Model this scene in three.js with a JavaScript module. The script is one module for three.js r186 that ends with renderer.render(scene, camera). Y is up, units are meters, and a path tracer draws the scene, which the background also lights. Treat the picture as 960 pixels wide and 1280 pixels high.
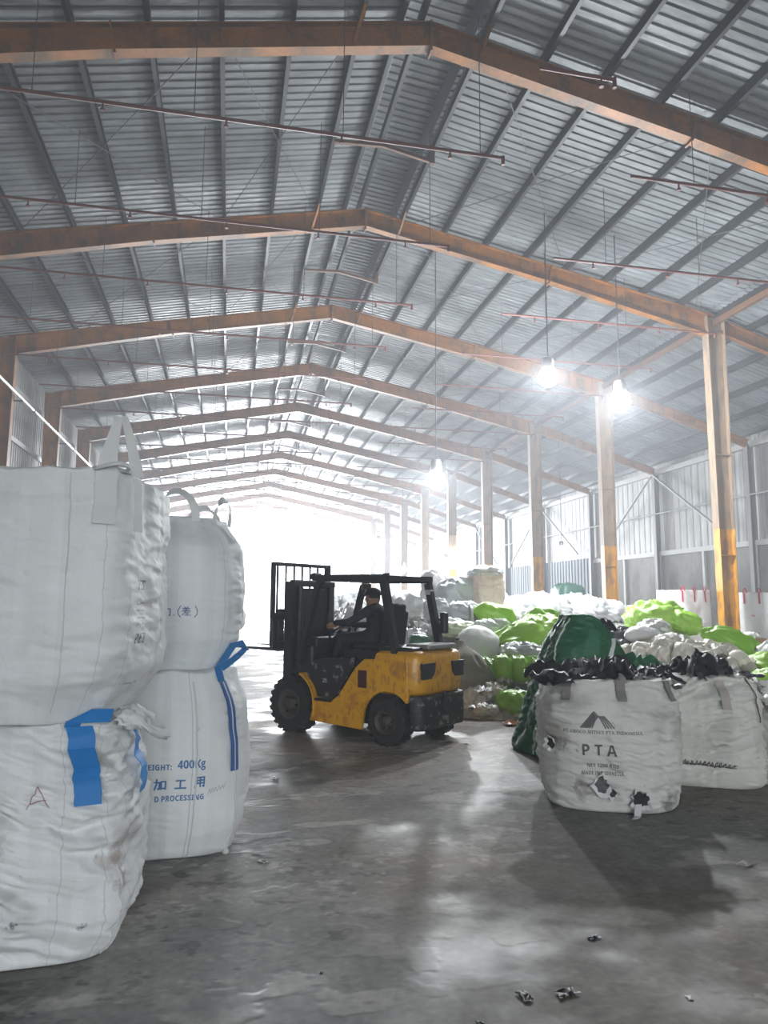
import * as THREE from 'three';
import { RoundedBoxGeometry } from 'three/addons/geometries/RoundedBoxGeometry.js';
import { RectAreaLightUniformsLib } from 'three/addons/lights/RectAreaLightUniformsLib.js';
import { ImprovedNoise } from 'three/addons/math/ImprovedNoise.js';
import { MarchingCubes } from 'three/addons/objects/MarchingCubes.js';
import { mergeGeometries, mergeVertices, toCreasedNormals } from 'three/addons/utils/BufferGeometryUtils.js';

// ---------- camera, sky, daylight, exposure ----------
const scene = new THREE.Scene();
const camera = new THREE.PerspectiveCamera(2 * Math.atan(640 / 902.6) * 180 / Math.PI, 0.75, 0.05, 400);
camera.position.set(0, 1.6, 0);
camera.rotation.set(0.1257, -0.21046, 0.00533, 'YXZ');
const renderer = new THREE.WebGLRenderer({ antialias: true });
renderer.toneMapping = THREE.LinearToneMapping;
renderer.toneMappingExposure = 1.1;
renderer.shadowMap.enabled = true;
RectAreaLightUniformsLib.init();
const SKY = new THREE.Color(0.93, 0.97, 1.0);
scene.background = SKY.clone();
scene.backgroundIntensity = 10;
scene.fog = new THREE.FogExp2(0xf4f8ff, 0.009);
// daylight standing in the two open ends of the shed, each light the size of its opening
function daylight(name, w, h, pos, towards, strength) {
  const l = new THREE.RectAreaLight(SKY, strength, w, h);
  l.name = name; l.position.set(...pos); l.lookAt(...towards); scene.add(l);
}
daylight('far_gate_daylight', 17, 8.4, [2.6, 4.2, -79.4], [2.6, 4.2, 0], 225);
daylight('near_gate_daylight', 12, 5.5, [2.5, 2.75, 17.3], [2.5, 2.75, 0], 4.2);

// ---------- helpers ----------
function rng(seed) { let a = seed >>> 0; return () => { a = (a + 0x6D2B79F5) | 0; let t = Math.imul(a ^ (a >>> 15), 1 | a); t = (t + Math.imul(t ^ (t >>> 7), 61 | t)) ^ t; return ((t ^ (t >>> 14)) >>> 0) / 4294967296; }; }
const perlin = new ImprovedNoise();
const N3 = (x, y, z) => perlin.noise(x, y, z);
function fbm(x, y, z, o = 4) { let s = 0, a = 0.5; for (let i = 0; i < o; i++) { s += a * N3(x, y, z); x = x * 2.03 + 5.1; y = y * 2.03 + 1.7; z = z * 2.03 + 9.2; a *= 0.5; } return s; }
function ridged(x, y, z, o = 3) { let s = 0, a = 0.5; for (let i = 0; i < o; i++) { s += a * (1 - Math.abs(2 * N3(x, y, z))); x = x * 2.1 + 3.3; y = y * 2.1 + 7.7; z = z * 2.1 + 1.9; a *= 0.5; } return s; }
const clamp = THREE.MathUtils.clamp, lerp = THREE.MathUtils.lerp, smooth = THREE.MathUtils.smoothstep;
const taken = new Map();
function numbered(name) { const k = taken.get(name) ?? 0; taken.set(name, k + 1); return k ? name + '_' + String(k).padStart(3, '0') : name; }
function tag(o, label, category, group, kind) { o.userData.label = label; o.userData.category = category; if (group) o.userData.group = group; if (kind) o.userData.kind = kind; return o; }
function thing(name, label, category, pos = [0, 0, 0], turn = 0, group) {
  const o = new THREE.Group(); o.name = numbered(name); scene.add(o); o.position.set(...pos); o.rotation.y = turn; return tag(o, label, category, group);
}
function part(name, geo, mat, parent) { const m = new THREE.Mesh(geo, mat); m.name = name; m.castShadow = m.receiveShadow = true; (parent ?? scene).add(m); return m; }
function solo(name, geo, mat, label, category, group, kind) { return tag(part(numbered(name), geo, mat), label, category, group, kind); }
function struct(name, geo, mat) { const m = part(name, geo, mat); m.userData.kind = 'structure'; return m; }
function structGroup(name) { const g = new THREE.Group(); g.name = name; g.userData.kind = 'structure'; scene.add(g); return g; }
function copy(o, label, group) { const c = o.clone(); c.name = numbered(o.name.replace(/_\d{3}$/, '')); scene.add(c); c.userData = { ...o.userData }; if (label) c.userData.label = label; if (group) c.userData.group = group; return c; }
// geometry helpers
function box(w, h, d, x = 0, y = 0, z = 0) { const g = new THREE.BoxGeometry(w, h, d); g.translate(x, y, z); return g; }
function rbox(w, h, d, r = 0.01, x = 0, y = 0, z = 0, s = 2) { const g = new RoundedBoxGeometry(w, h, d, s, Math.min(r, w / 2.01, h / 2.01, d / 2.01)); g.translate(x, y, z); return g; }
function merge(list) { return mergeGeometries(list.map((g) => { const k = g.index ? g.toNonIndexed() : g; for (const n of Object.keys(k.attributes)) if (!['position', 'normal', 'uv'].includes(n)) k.deleteAttribute(n); return k; })); }
const V = (x, y, z) => new THREE.Vector3(x, y, z);
function bar(a, b, w, h, up = V(0, 1, 0)) { // box-section bar from a to b
  const A = V(...a), B = V(...b), L = A.distanceTo(B), g = new THREE.BoxGeometry(w, h, L);
  const z = B.clone().sub(A).normalize(), x = up.clone().cross(z); if (x.lengthSq() < 1e-6) x.set(1, 0, 0); x.normalize(); const y = z.clone().cross(x);
  g.applyMatrix4(new THREE.Matrix4().makeBasis(x, y, z).setPosition(A.add(B).multiplyScalar(0.5))); return g;
}
function rod(a, b, r, seg = 8, r2 = r) {
  const A = V(...a), B = V(...b), L = A.distanceTo(B), g = new THREE.CylinderGeometry(r2, r, L, seg);
  g.applyQuaternion(new THREE.Quaternion().setFromUnitVectors(V(0, 1, 0), B.clone().sub(A).normalize())); g.translate((A.x + B.x) / 2, (A.y + B.y) / 2, (A.z + B.z) / 2); return g;
}
function tube(pts, r, seg = 24, rad = 8, closed = false) { return new THREE.TubeGeometry(new THREE.CatmullRomCurve3(pts.map((p) => V(...p)), closed), seg, r, rad, closed); }
function extrude(pts, depth, bevel = 0, holes = []) { // x,y outline centred on z
  const s = new THREE.Shape(pts.map((p) => new THREE.Vector2(...p))); for (const h of holes) s.holes.push(new THREE.Path(h.map((p) => new THREE.Vector2(...p))));
  const g = new THREE.ExtrudeGeometry(s, { depth: depth - 2 * bevel, bevelEnabled: bevel > 0, bevelSize: bevel, bevelThickness: bevel, bevelOffset: -bevel, bevelSegments: 3, steps: 1, curveSegments: 8 }); g.translate(0, 0, -depth / 2 + bevel); return g;
}
// ribbon of given width along a path, lying on directions given per point
function ribbon(pts, width, across, thick = 0.004) {
  const wAt = (i) => (Array.isArray(width) ? width[Math.min(i, width.length - 1)] : width);
  const n = pts.length, pos = [], idx = [], uv = []; let run = 0;
  const P = pts.map((p) => V(...p)), nor = [];
  for (let i = 0; i < n; i++) { const t = P[Math.min(i + 1, n - 1)].clone().sub(P[Math.max(i - 1, 0)]).normalize(), a = (Array.isArray(across[0]) ? V(...across[Math.min(i, across.length - 1)]) : V(...across)).normalize(), m = t.clone().cross(a).normalize(); if (i) run += P[i].distanceTo(P[i - 1]);
    for (const [s, k] of [[-1, 1], [1, 1], [1, -1], [-1, -1]]) { const q = P[i].clone().addScaledVector(a, s * wAt(i) / 2).addScaledVector(m, k * thick / 2); pos.push(q.x, q.y, q.z); uv.push((s + 1) / 2, run); } }
  for (let i = 0; i < n - 1; i++) for (let k = 0; k < 4; k++) { const a = i * 4 + k, b = i * 4 + (k + 1) % 4, c = a + 4, d = b + 4; idx.push(a, b, c, b, d, c); }
  idx.push(0, 2, 1, 0, 3, 2); const e = (n - 1) * 4; idx.push(e, e + 1, e + 2, e, e + 2, e + 3);
  const g = new THREE.BufferGeometry(); g.setAttribute('position', new THREE.Float32BufferAttribute(pos, 3)); g.setAttribute('uv', new THREE.Float32BufferAttribute(uv, 2)); g.setIndex(idx);
  return toCreasedNormals(g, 0.7);
}
// textures
function dataTex(w, h, fn, srgb, rep) {
  const d = new Uint8Array(w * h * 4); const c = [0, 0, 0];
  for (let y = 0; y < h; y++) for (let x = 0; x < w; x++) { fn(x / w, y / h, c, x, y); const o = (y * w + x) * 4; d[o] = clamp(c[0], 0, 1) * 255; d[o + 1] = clamp(c[1], 0, 1) * 255; d[o + 2] = clamp(c[2], 0, 1) * 255; d[o + 3] = 255; }
  const t = new THREE.DataTexture(d, w, h); t.magFilter = THREE.LinearFilter; t.minFilter = THREE.LinearFilter; t.wrapS = t.wrapT = THREE.RepeatWrapping; if (srgb) t.colorSpace = THREE.SRGBColorSpace; if (rep) t.repeat.set(...rep); t.needsUpdate = true; return t;
}
// periodic noise on the unit square (period p cells)
function hash2(ix, iy, s) { let h = Math.imul(ix, 374761393) + Math.imul(iy, 668265263) + Math.imul(s, 974711); h = Math.imul(h ^ (h >>> 13), 1274126177); return ((h ^ (h >>> 16)) >>> 0) / 4294967296; }
function pnoise(u, v, px, py, s) { const x = u * px, y = v * py, ix = Math.floor(x), iy = Math.floor(y); let fx = x - ix, fy = y - iy; fx = fx * fx * (3 - 2 * fx); fy = fy * fy * (3 - 2 * fy); const m = (a, p) => ((a % p) + p) % p; const a = hash2(m(ix, px), m(iy, py), s), b = hash2(m(ix + 1, px), m(iy, py), s), c = hash2(m(ix, px), m(iy + 1, py), s), d = hash2(m(ix + 1, px), m(iy + 1, py), s); return lerp(lerp(a, b, fx), lerp(c, d, fx), fy); }
function pf(u, v, px, py, s, o = 4) { let r = 0, a = 0.5, t = 0; for (let i = 0; i < o; i++) { r += a * pnoise(u, v, px, py, s + i); t += a; px *= 2; py *= 2; a *= 0.5; } return r / t; }
const std = (o) => new THREE.MeshStandardMaterial({ side: THREE.DoubleSide, ...o });
const phy = (o) => new THREE.MeshPhysicalMaterial({ side: THREE.DoubleSide, ...o });
const lin = (r, g, b) => new THREE.Color().setRGB(r, g, b);
function boxUV(g, s = 1) { // uv in metres by dominant normal
  const k = g.index ? g.toNonIndexed() : g, p = k.attributes.position, n = k.attributes.normal, uv = new Float32Array(p.count * 2);
  for (let i = 0; i < p.count; i++) { const ax = Math.abs(n.getX(i)), ay = Math.abs(n.getY(i)), az = Math.abs(n.getZ(i)); let a, b; if (ax > ay && ax > az) { a = p.getZ(i); b = p.getY(i); } else if (ay > az) { a = p.getX(i); b = p.getZ(i); } else { a = p.getX(i); b = p.getY(i); } uv[2 * i] = a * s; uv[2 * i + 1] = b * s; }
  k.setAttribute('uv', new THREE.BufferAttribute(uv, 2)); return k;
}

// ---------- the shed: floor, roof, walls ----------
const RIDGE = 3.06, XL = -6.72, XR = 12.83, XO = 18.8, SL = 0.193, Z0 = 17.5, Z1 = -79.5, F1 = -10.78;
const roofY = (x) => 11.6 - SL * Math.abs(x - RIDGE);
const aisleY = (x) => roofY(XR) - 0.05 - 0.3 * (x - XR);

// dark, worn, partly damp concrete
const floorCol = dataTex(2048, 2048, (u, v, c) => {
  const big = pf(u, v, 5, 5, 11, 5), mid = pf(u, v, 24, 24, 21, 4), fine = pf(u, v, 300, 300, 31, 2), st = pf(u, v, 9, 14, 41, 5);
  let t = 0.265 + 0.13 * (big - 0.5) + 0.10 * (mid - 0.5) + 0.07 * (fine - 0.5);
  const scuff = smooth(pf(u, v, 30, 46, 51, 5), 0.56, 0.66) * smooth(st, 0.45, 0.6); t += 0.07 * scuff; const chip = smooth(pf(u, v, 110, 150, 151, 4), 0.60, 0.66) * smooth(pf(u, v, 6, 8, 161, 4), 0.46, 0.6); t += 0.07 * chip; const dk = smooth(pf(u, v, 80, 130, 171, 4), 0.62, 0.68) * smooth(pf(u, v, 5, 7, 181, 4), 0.45, 0.6); t -= 0.06 * dk;
  const stain = smooth(pf(u, v, 7, 7, 61, 5), 0.54, 0.64); t -= 0.05 * stain;
  const warm = pf(u, v, 6, 6, 71, 4) - 0.5;
  c[0] = (t + 0.05 * warm) * 1.80; c[1] = (t + 0.015 * warm) * 1.73; c[2] = (t - 0.02 * warm) * 1.64;
}, true);
const floorRgh = dataTex(1024, 1024, (u, v, c) => { const a = pf(u, v, 6, 6, 81, 5), b = pf(u, v, 40, 40, 91, 3), s = smooth(pf(u, v, 7, 9, 101, 5), 0.46, 0.62); const r = 0.74 - 0.26 * s + 0.22 * (b - 0.5) + 0.1 * (a - 0.5); c[0] = c[1] = c[2] = r; });
const floorBmp = dataTex(1024, 1024, (u, v, c) => { const a = pf(u, v, 20, 20, 111, 5), b = pf(u, v, 160, 160, 121, 2), d = smooth(pf(u, v, 30, 46, 51, 4), 0.58, 0.66); c[0] = c[1] = c[2] = 0.45 * a + 0.2 * b + 0.35 * d; });
for (const t of [floorCol, floorRgh, floorBmp]) t.repeat.set(1 / 9, 1 / 9);
const mFloor = std({ map: floorCol, roughnessMap: floorRgh, roughness: 1, bumpMap: floorBmp, bumpScale: 0.006 });
{
  const g = boxUV(box(XO - XL + 8, 0.3, Z0 - Z1 + 60, (XO + XL) / 2, -0.15, (Z0 + Z1) / 2));
  struct('floor', g, mFloor);
}
// profiled sheet: ribs run along the second direction
function sheet(a0, a1, edgeA, edgeB, pitch, depth, out, n = 1) {
  // along: a0..a1 positions of ribs; edgeA(a), edgeB(a) -> [x,y,z]; out = rib offset direction
  const prof = [[0, 0], [0.55, 0], [0.65, 1], [0.9, 1]], st = []; const cnt = Math.round(Math.abs(a1 - a0) / pitch);
  for (let i = 0; i < cnt; i++) for (const [f, k] of prof) st.push([a0 + (a1 - a0) * (i + f) / cnt, k]); st.push([a1, 0]);
  const pos = [], uv = [];
  const P = st.map(([a, k]) => { const A = edgeA(a), B = edgeB(a); return [[A[0] + out[0] * k * depth, A[1] + out[1] * k * depth, A[2] + out[2] * k * depth], [B[0] + out[0] * k * depth, B[1] + out[1] * k * depth, B[2] + out[2] * k * depth], a]; });
  for (let i = 0; i < P.length - 1; i++) for (let j = 0; j < n; j++) {
    const m = (p, t) => [lerp(p[0][0], p[1][0], t), lerp(p[0][1], p[1][1], t), lerp(p[0][2], p[1][2], t)];
    const L = Math.hypot(P[i][0][0] - P[i][1][0], P[i][0][1] - P[i][1][1], P[i][0][2] - P[i][1][2]);
    const a = m(P[i], j / n), b = m(P[i + 1], j / n), c = m(P[i + 1], (j + 1) / n), d = m(P[i], (j + 1) / n), u0 = P[i][2], u1 = P[i + 1][2], v0 = L * j / n, v1 = L * (j + 1) / n;
    pos.push(...a, ...b, ...c, ...a, ...c, ...d); uv.push(u0, v0, u1, v0, u1, v1, u0, v0, u1, v1, u0, v1);
  }
  const g = new THREE.BufferGeometry(); g.setAttribute('position', new THREE.Float32BufferAttribute(pos, 3)); g.setAttribute('uv', new THREE.Float32BufferAttribute(uv, 2)); g.computeVertexNormals(); return g;
}
const foilCol = dataTex(512, 512, (u, v, c) => { const a = pf(u, v, 40, 4, 5, 4), b = pf(u, v, 6, 6, 15, 4), f = pf(u, v, 120, 30, 25, 2); const t = 0.45 + 0.14 * (a - 0.5) + 0.16 * (b - 0.5) + 0.1 * (f - 0.5); c[0] = t * 0.95; c[1] = t * 0.985; c[2] = t; }, true, [1 / 6, 1 / 6]);
const foilRgh = dataTex(256, 256, (u, v, c) => { c[0] = c[1] = c[2] = 0.5 + 0.3 * (pf(u, v, 30, 5, 35, 4) - 0.4); }, false, [1 / 5, 1 / 5]);
const foilBmp = dataTex(512, 512, (u, v, c) => { c[0] = c[1] = c[2] = pf(u, v, 40, 24, 45, 4); }, false, [1 / 4, 1 / 4]);
const mFoil = std({ map: foilCol, roughnessMap: foilRgh, roughness: 1, metalness: 0.0, bumpMap: foilBmp, bumpScale: 0.008 });
const mSteelDark = std({ color: lin(0.06, 0.062, 0.068), roughness: 0.6, metalness: 0.3 });
const mGalv = std({ color: lin(0.32, 0.33, 0.34), roughness: 0.5, metalness: 0.6 });
const ceiling = structGroup('ceiling');
const up = [0, 1, 0];
part('roof_sheet', sheet(Z0, Z1, (z) => [XL - 0.6, roofY(XL - 0.6), z], (z) => [2.62, roofY(2.62), z], 0.2, 0.028, up, 3), mFoil, ceiling);
part('roof_sheet', sheet(Z0, Z1, (z) => [XR + 0.1, roofY(XR + 0.1), z], (z) => [3.9, roofY(3.9), z], 0.2, 0.028, up, 3), mFoil, ceiling);
part('ridge_vent', sheet(Z0, Z1, (z) => [2.5, 12.32, z], (z) => [4.05, 12.12, z], 0.2, 0.028, up), mFoil, ceiling);
part('ridge_upstand', merge([box(0.02, 0.84, Z0 - Z1, 2.62, 11.89, (Z0 + Z1) / 2), box(0.02, 0.8, Z0 - Z1, 3.98, 11.78, (Z0 + Z1) / 2)]), mGalv, ceiling);
part('aisle_roof_sheet', sheet(Z0, Z1, (z) => [XR - 0.05, aisleY(XR - 0.05), z], (z) => [XO + 0.5, aisleY(XO + 0.5), z], 0.2, 0.028, up, 2), mFoil, ceiling);
part('roof_cover', merge([bar([XL - 0.6, roofY(XL - 0.6) + 0.09, (Z0 + Z1) / 2], [2.6, roofY(2.6) + 0.09, (Z0 + Z1) / 2], Z0 - Z1, 0.04), bar([3.95, roofY(3.95) + 0.09, (Z0 + Z1) / 2], [XR, roofY(XR) + 0.09, (Z0 + Z1) / 2], Z0 - Z1, 0.04), bar([2.45, 12.42, (Z0 + Z1) / 2], [4.1, 12.21, (Z0 + Z1) / 2], Z0 - Z1, 0.03), bar([XR, aisleY(XR) + 0.09, (Z0 + Z1) / 2], [XO + 0.6, aisleY(XO + 0.6) + 0.09, (Z0 + Z1) / 2], Z0 - Z1, 0.04)]), mGalv, ceiling);
// C-section purlins, each one a part
function cSection(h, w, t) { return [[0, 0], [w, 0], [w, 0.03], [w - t, 0.03], [w - t, t], [t, t], [t, h - t], [w - t, h - t], [w - t, h - 0.03], [w, h - 0.03], [w, h], [0, h]]; }
const purlinGeo = boxUV(extrude(cSection(0.2, 0.075, 0.012), Z0 - Z1));
const mPurlin = std({ color: lin(0.04, 0.042, 0.045), roughness: 0.5, metalness: 0.4 });
function purlin(x, y) { const m = part('purlin', purlinGeo, mPurlin, ceiling); m.position.set(x, y - 0.2, (Z0 + Z1) / 2); }
const purlinXs = [2.5, 2.86, 1.82];
for (let i = 1; i <= 7; i++) purlinXs.push(1.82 - 1.12 * i);
for (let i = 0; i < 9; i++) purlinXs.push(3.98 + 1.12 * i);
for (const x of purlinXs) purlin(x, roofY(x) - 0.005);
for (const x of [13.9, 15.05, 16.2, 17.35, 18.4]) purlin(x, aisleY(x) - 0.005);
// thin sag rods crossing in every bay of the roof plane
const mRod = std({ color: lin(0.09, 0.09, 0.095), roughness: 0.5, metalness: 0.5 });
for (let k = 0; k < 10; k++) for (const [xa, xb] of [[-4.9, -0.42], [-0.42, 1.82], [4.2, 8.46], [8.46, 12.3]]) {
  const z = F1 - 6 * k, y = (x) => roofY(x) - 0.23;
  part('brace_rod', merge([rod([xa, y(xa), z], [xb, y(xb), z - 6], 0.009, 5), rod([xb, y(xb), z], [xa, y(xa), z - 6], 0.009, 5)]), mRod, ceiling);
}

// walls
const wallTex = dataTex(512, 512, (u, v, c) => { const a = pf(u, v, 24, 3, 7, 4), b = pf(u, v, 5, 5, 17, 5), s = smooth(pf(u, v, 60, 5, 27, 4), 0.55, 0.7); const t = 0.53 + 0.14 * (a - 0.5) + 0.2 * (b - 0.5) - 0.07 * s; c[0] = t; c[1] = t * 0.995; c[2] = t * 0.975; }, true, [1 / 5, 1 / 5]);
const mWall = std({ map: wallTex, roughness: 0.6, metalness: 0.1 });
const mConc = std({ map: dataTex(512, 512, (u, v, c) => { const b = pf(u, v, 5, 5, 18, 6), f = pf(u, v, 90, 90, 28, 2), d = smooth(pf(u, v, 16, 6, 38, 5), 0.5, 0.7); const t = 0.47 + 0.2 * (b - 0.5) + 0.08 * (f - 0.5) - 0.1 * d; c[0] = t * 1.0; c[1] = t * 0.985; c[2] = t * 0.94; }, true, [1 / 4, 1 / 4]), roughness: 0.85 });
const mGreyPaint = std({ color: lin(0.3, 0.3, 0.29), roughness: 0.6 });
const wallLeft = structGroup('wall_left');
part('wall_sheet', sheet(Z0, Z1, (z) => [-7.15, 0, z], (z) => [-7.15, roofY(-7.15), z], 0.25, 0.03, [-1, 0, 0], 2), mWall, wallLeft);
part('wall_backing', box(0.06, roofY(-7.3), Z0 - Z1, -7.25, roofY(-7.3) / 2, (Z0 + Z1) / 2), mGalv, wallLeft);
for (const y of [1.6, 3.4, 5.2, 6.9, 8.6]) part('girt', box(0.06, 0.16, Z0 - Z1, -7.1, y, (Z0 + Z1) / 2), mGalv, wallLeft);
// right outer wall: sheet above a rail, concrete panels between posts below
const wallRight = structGroup('wall_right');
const zBlue = -34.8;
part('wall_sheet', sheet(Z0, Z1, (z) => [XO, 3.9, z], (z) => [XO, aisleY(XO) + 0.05, z], 0.45, 0.012, [1, 0, 0], 2), mWall, wallRight);
part('wall_backing', box(0.08, aisleY(XO), Z0 - Z1, XO + 0.12, aisleY(XO) / 2 , (Z0 + Z1) / 2), mGalv, wallRight);
part('rail', box(0.12, 0.2, Z0 - zBlue, XO - 0.08, 3.85, (Z0 + zBlue) / 2), std({ color: lin(0.42, 0.42, 0.4), roughness: 0.7 }), wallRight);
for (let k = 0; k < 11; k++) { const z = -1.78 - 3 * k; part('concrete_panel', box(0.07, 3.72, 2.86, XO - 0.0, 1.88, z - 1.5), mConc, wallRight); part('panel_post', box(0.12, 3.75, 0.14, XO - 0.07, 1.88, z), std({ color: lin(0.42, 0.42, 0.4), roughness: 0.7 }), wallRight); }
// dark blue-grey steel sheeting further back
const mBlueSheet = std({ color: lin(0.055, 0.075, 0.095), roughness: 0.7 });
part('blue_sheet', sheet(zBlue, Z1, (z) => [XO - 0.1, 0, z], (z) => [XO - 0.1, 4.05, z], 0.36, 0.03, [1, 0, 0]), mBlueSheet, wallRight);
part('eave_beam', box(0.14, 0.22, Z0 - Z1, XO - 0.1, 7.5, (Z0 + Z1) / 2), mGreyPaint, wallRight);
for (let k = 0; k < 7; k++) { // dark wall posts with long raking braces
  const z = F1 - 6 * (k + 1); part('wall_post', merge([box(0.22, 7.5, 0.02, XO - 0.2, 3.75, z), box(0.02, 7.5, 0.2, XO - 0.31, 3.75, z), box(0.02, 7.5, 0.2, XO - 0.09, 3.75, z)]), std({ color: lin(0.13, 0.125, 0.12), roughness: 0.6 }), wallRight);
  if (k % 2 === 0) { part('raking_brace', rod([XO - 0.33, 7.4, z], [XO - 0.33, 4.3, z + 4.7], 0.05, 8), mGreyPaint, wallRight); part('raking_brace', rod([XO - 0.33, 7.4, z], [XO - 0.33, 4.3, z - 4.7], 0.05, 8), mGreyPaint, wallRight); }
  part('tie_rail', rod([XO - 0.32, 5.6, z], [XO - 0.32, 5.6, z - 6], 0.03, 6), mGreyPaint, wallRight);
}
// end walls with their open gates
function endWall(name, z, x0, x1, h) {
  const g = structGroup(name), m = mWall, top = (x) => (x <= XR ? roofY(x) : aisleY(x));
  const pan = (pts) => extrude(pts, 0.08).translate(0, 0, z);
  part('wall_sheet', boxUV(pan([[-7.2, 0], [x0, 0], [x0, h], [x1, h], [x1, 0], [XO, 0], [XO, top(XO)], [XR, top(XR)], [RIDGE, top(RIDGE) + 0.3], [-7.2, top(-7.2)]])), m, g);
  part('gate_frame', merge([box(0.25, h, 0.2, x0 - 0.1, h / 2, z), box(0.25, h, 0.2, x1 + 0.1, h / 2, z), box(x1 - x0 + 0.5, 0.25, 0.2, (x0 + x1) / 2, h + 0.12, z)]), mGalv, g);
  for (let y = h + 0.9; y < 10; y += 1.1) part('girt', box(Math.max(2, 19 - 2 * Math.max(0, y - 9) * 5.2), 0.12, 0.08, RIDGE, y, z + (z < 0 ? 0.09 : -0.09)), mGalv, g);
}
endWall('wall_far', Z1, -5.9, 11.1, 8.4);
endWall('wall_back', Z0, -3.5, 8.5, 5.5);

// ---------- steel frames ----------
const paintTex = dataTex(512, 512, (u, v, c) => { const b = pf(u, v, 6, 6, 19, 6), f = pf(u, v, 60, 60, 29, 3), d = smooth(pf(u, v, 18, 8, 39, 5), 0.52, 0.72); const t = 1 + 0.45 * (b - 0.5) + 0.3 * (f - 0.5); c[0] = (0.52 - 0.13 * d) * t; c[1] = (0.32 - 0.06 * d) * t; c[2] = (0.09 + 0.03 * d) * t; }, true, [1 / 3, 1 / 3]);
const mPaint = std({ map: paintTex, roughness: 0.55, metalness: 0.0 });
const yellowTex = dataTex(256, 256, (u, v, c) => { const b = pf(u, v, 5, 5, 119, 6), d = smooth(pf(u, v, 14, 5, 139, 5), 0.5, 0.75); const t = 1 + 0.3 * (b - 0.5); c[0] = (0.76 - 0.2 * d) * t; c[1] = (0.54 - 0.14 * d) * t; c[2] = (0.14 + 0.08 * d) * t; }, true, [1 / 2, 1 / 2]);
const mYellowPost = std({ map: yellowTex, roughness: 0.5 });
const dustTex = dataTex(256, 256, (u, v, c) => { const b = pf(u, v, 5, 5, 219, 6), d = smooth(pf(u, v, 14, 5, 239, 5), 0.45, 0.75); const t = 1 + 0.25 * (b - 0.5); c[0] = (0.54 - 0.1 * d) * t; c[1] = (0.45 - 0.07 * d) * t; c[2] = (0.36 - 0.03 * d) * t; }, true, [1 / 2, 1 / 2]);
const mDustPost = std({ map: dustTex, roughness: 0.6 });
// tapered I-section in the frame plane: outline of the web as a quad, flanges top and bottom
function iRafter(x0, b0, t0, x1, b1, t1, fw = 0.2, ft = 0.02) {
  const web = extrude([[x0, b0], [x1, b1], [x1, t1], [x0, t0]], 0.012);
  return boxUV(merge([web, bar([x0, b0, 0], [x1, b1, 0], fw, ft), bar([x0, t0, 0], [x1, t1, 0], fw, ft)]));
}
const RB = (x) => 10.94 - 0.193 * Math.abs(x - RIDGE); // underside of the rafter
const dep = (x) => 0.44 + 0.16 * smooth(Math.abs(x - RIDGE), 5, 9.8);
const ords = ['nearest', 'second', 'third', 'fourth', 'fifth', 'sixth', 'seventh', 'eighth', 'ninth', 'tenth', 'eleventh', 'twelfth', 'thirteenth', 'fourteenth', 'fifteenth', 'sixteenth', 'seventeenth', 'eighteenth', 'nineteenth', 'twentieth', 'twenty-first', 'twenty-second'];
const botL = (x) => roofY(x) - 0.22 - dep(x);
const gRL = merge([iRafter(RIDGE, botL(RIDGE), roofY(RIDGE) - 0.22, -2, botL(-2), roofY(-2) - 0.22), iRafter(-2, botL(-2), roofY(-2) - 0.22, XL, botL(XL), roofY(XL) - 0.22)]);
const gRR = merge([iRafter(RIDGE, botL(RIDGE), roofY(RIDGE) - 0.22, 8, botL(8), roofY(8) - 0.22), iRafter(8, botL(8), roofY(8) - 0.22, XR, botL(XR), roofY(XR) - 0.22)]);
const gApex = boxUV(box(0.03, 0.56, 0.22, RIDGE, 11.12, 0));
function splice(x) { const s = x < RIDGE ? 1 : -1; const g = box(0.035, dep(x) + 0.1, 0.22); g.rotateZ(s * 0.19); g.translate(x, (roofY(x) - 0.22 + botL(x)) / 2 - 0.02, 0); return boxUV(g); }
function iColumn(x, y0, y1, d0, d1, fw = 0.26) { // web in the frame plane, depth along x
  return boxUV(merge([extrude([[x - d0 / 2, y0], [x + d0 / 2, y0], [x + d1 / 2, y1], [x - d1 / 2, y1]], 0.014), bar([x - d0 / 2, y0, 0], [x - d1 / 2, y1, 0], 0.02, fw, V(0, 0, 1)), bar([x + d0 / 2, y0, 0], [x + d1 / 2, y1, 0], 0.02, fw, V(0, 0, 1))]));
}
const colTop = botL(XR) + 0.02;
const gColL = iColumn(XL, 0.02, colTop + 0.55, 0.4, 0.55), gColRu = iColumn(XR, 3.6, colTop + 0.55, 0.46, 0.52), gColRl = iColumn(XR, 0.02, 3.6, 0.42, 0.46);
const gPlate = (x) => boxUV(merge([box(0.55, 0.03, 0.4, x, 0.02, 0)]));
const gPlL = gPlate(XL), gPlR = gPlate(XR);
const gStiff = boxUV(merge([box(0.44, 0.02, 0.25, XR, 2.9, 0)])), gStiff2 = boxUV(box(0.46, 0.02, 0.25, XR, 5.6, 0));
const gAisle = iRafter(XR + 0.1, aisleY(XR) - 0.62, aisleY(XR) - 0.22, XO - 0.2, aisleY(XO) - 0.5, aisleY(XO) - 0.22, 0.16);
const gFlies = [bar([1.72, botL(1.72) + 0.02, 0.05], [1.86, roofY(1.86) - 0.2, 0.45], 0.05, 0.05), bar([1.72, botL(1.72) + 0.02, -0.05], [1.86, roofY(1.86) - 0.2, -0.45], 0.05, 0.05), bar([3.9, botL(3.9) + 0.02, 0.05], [4.0, roofY(4.0) - 0.2, 0.45], 0.05, 0.05)].map((g) => boxUV(g));
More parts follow.
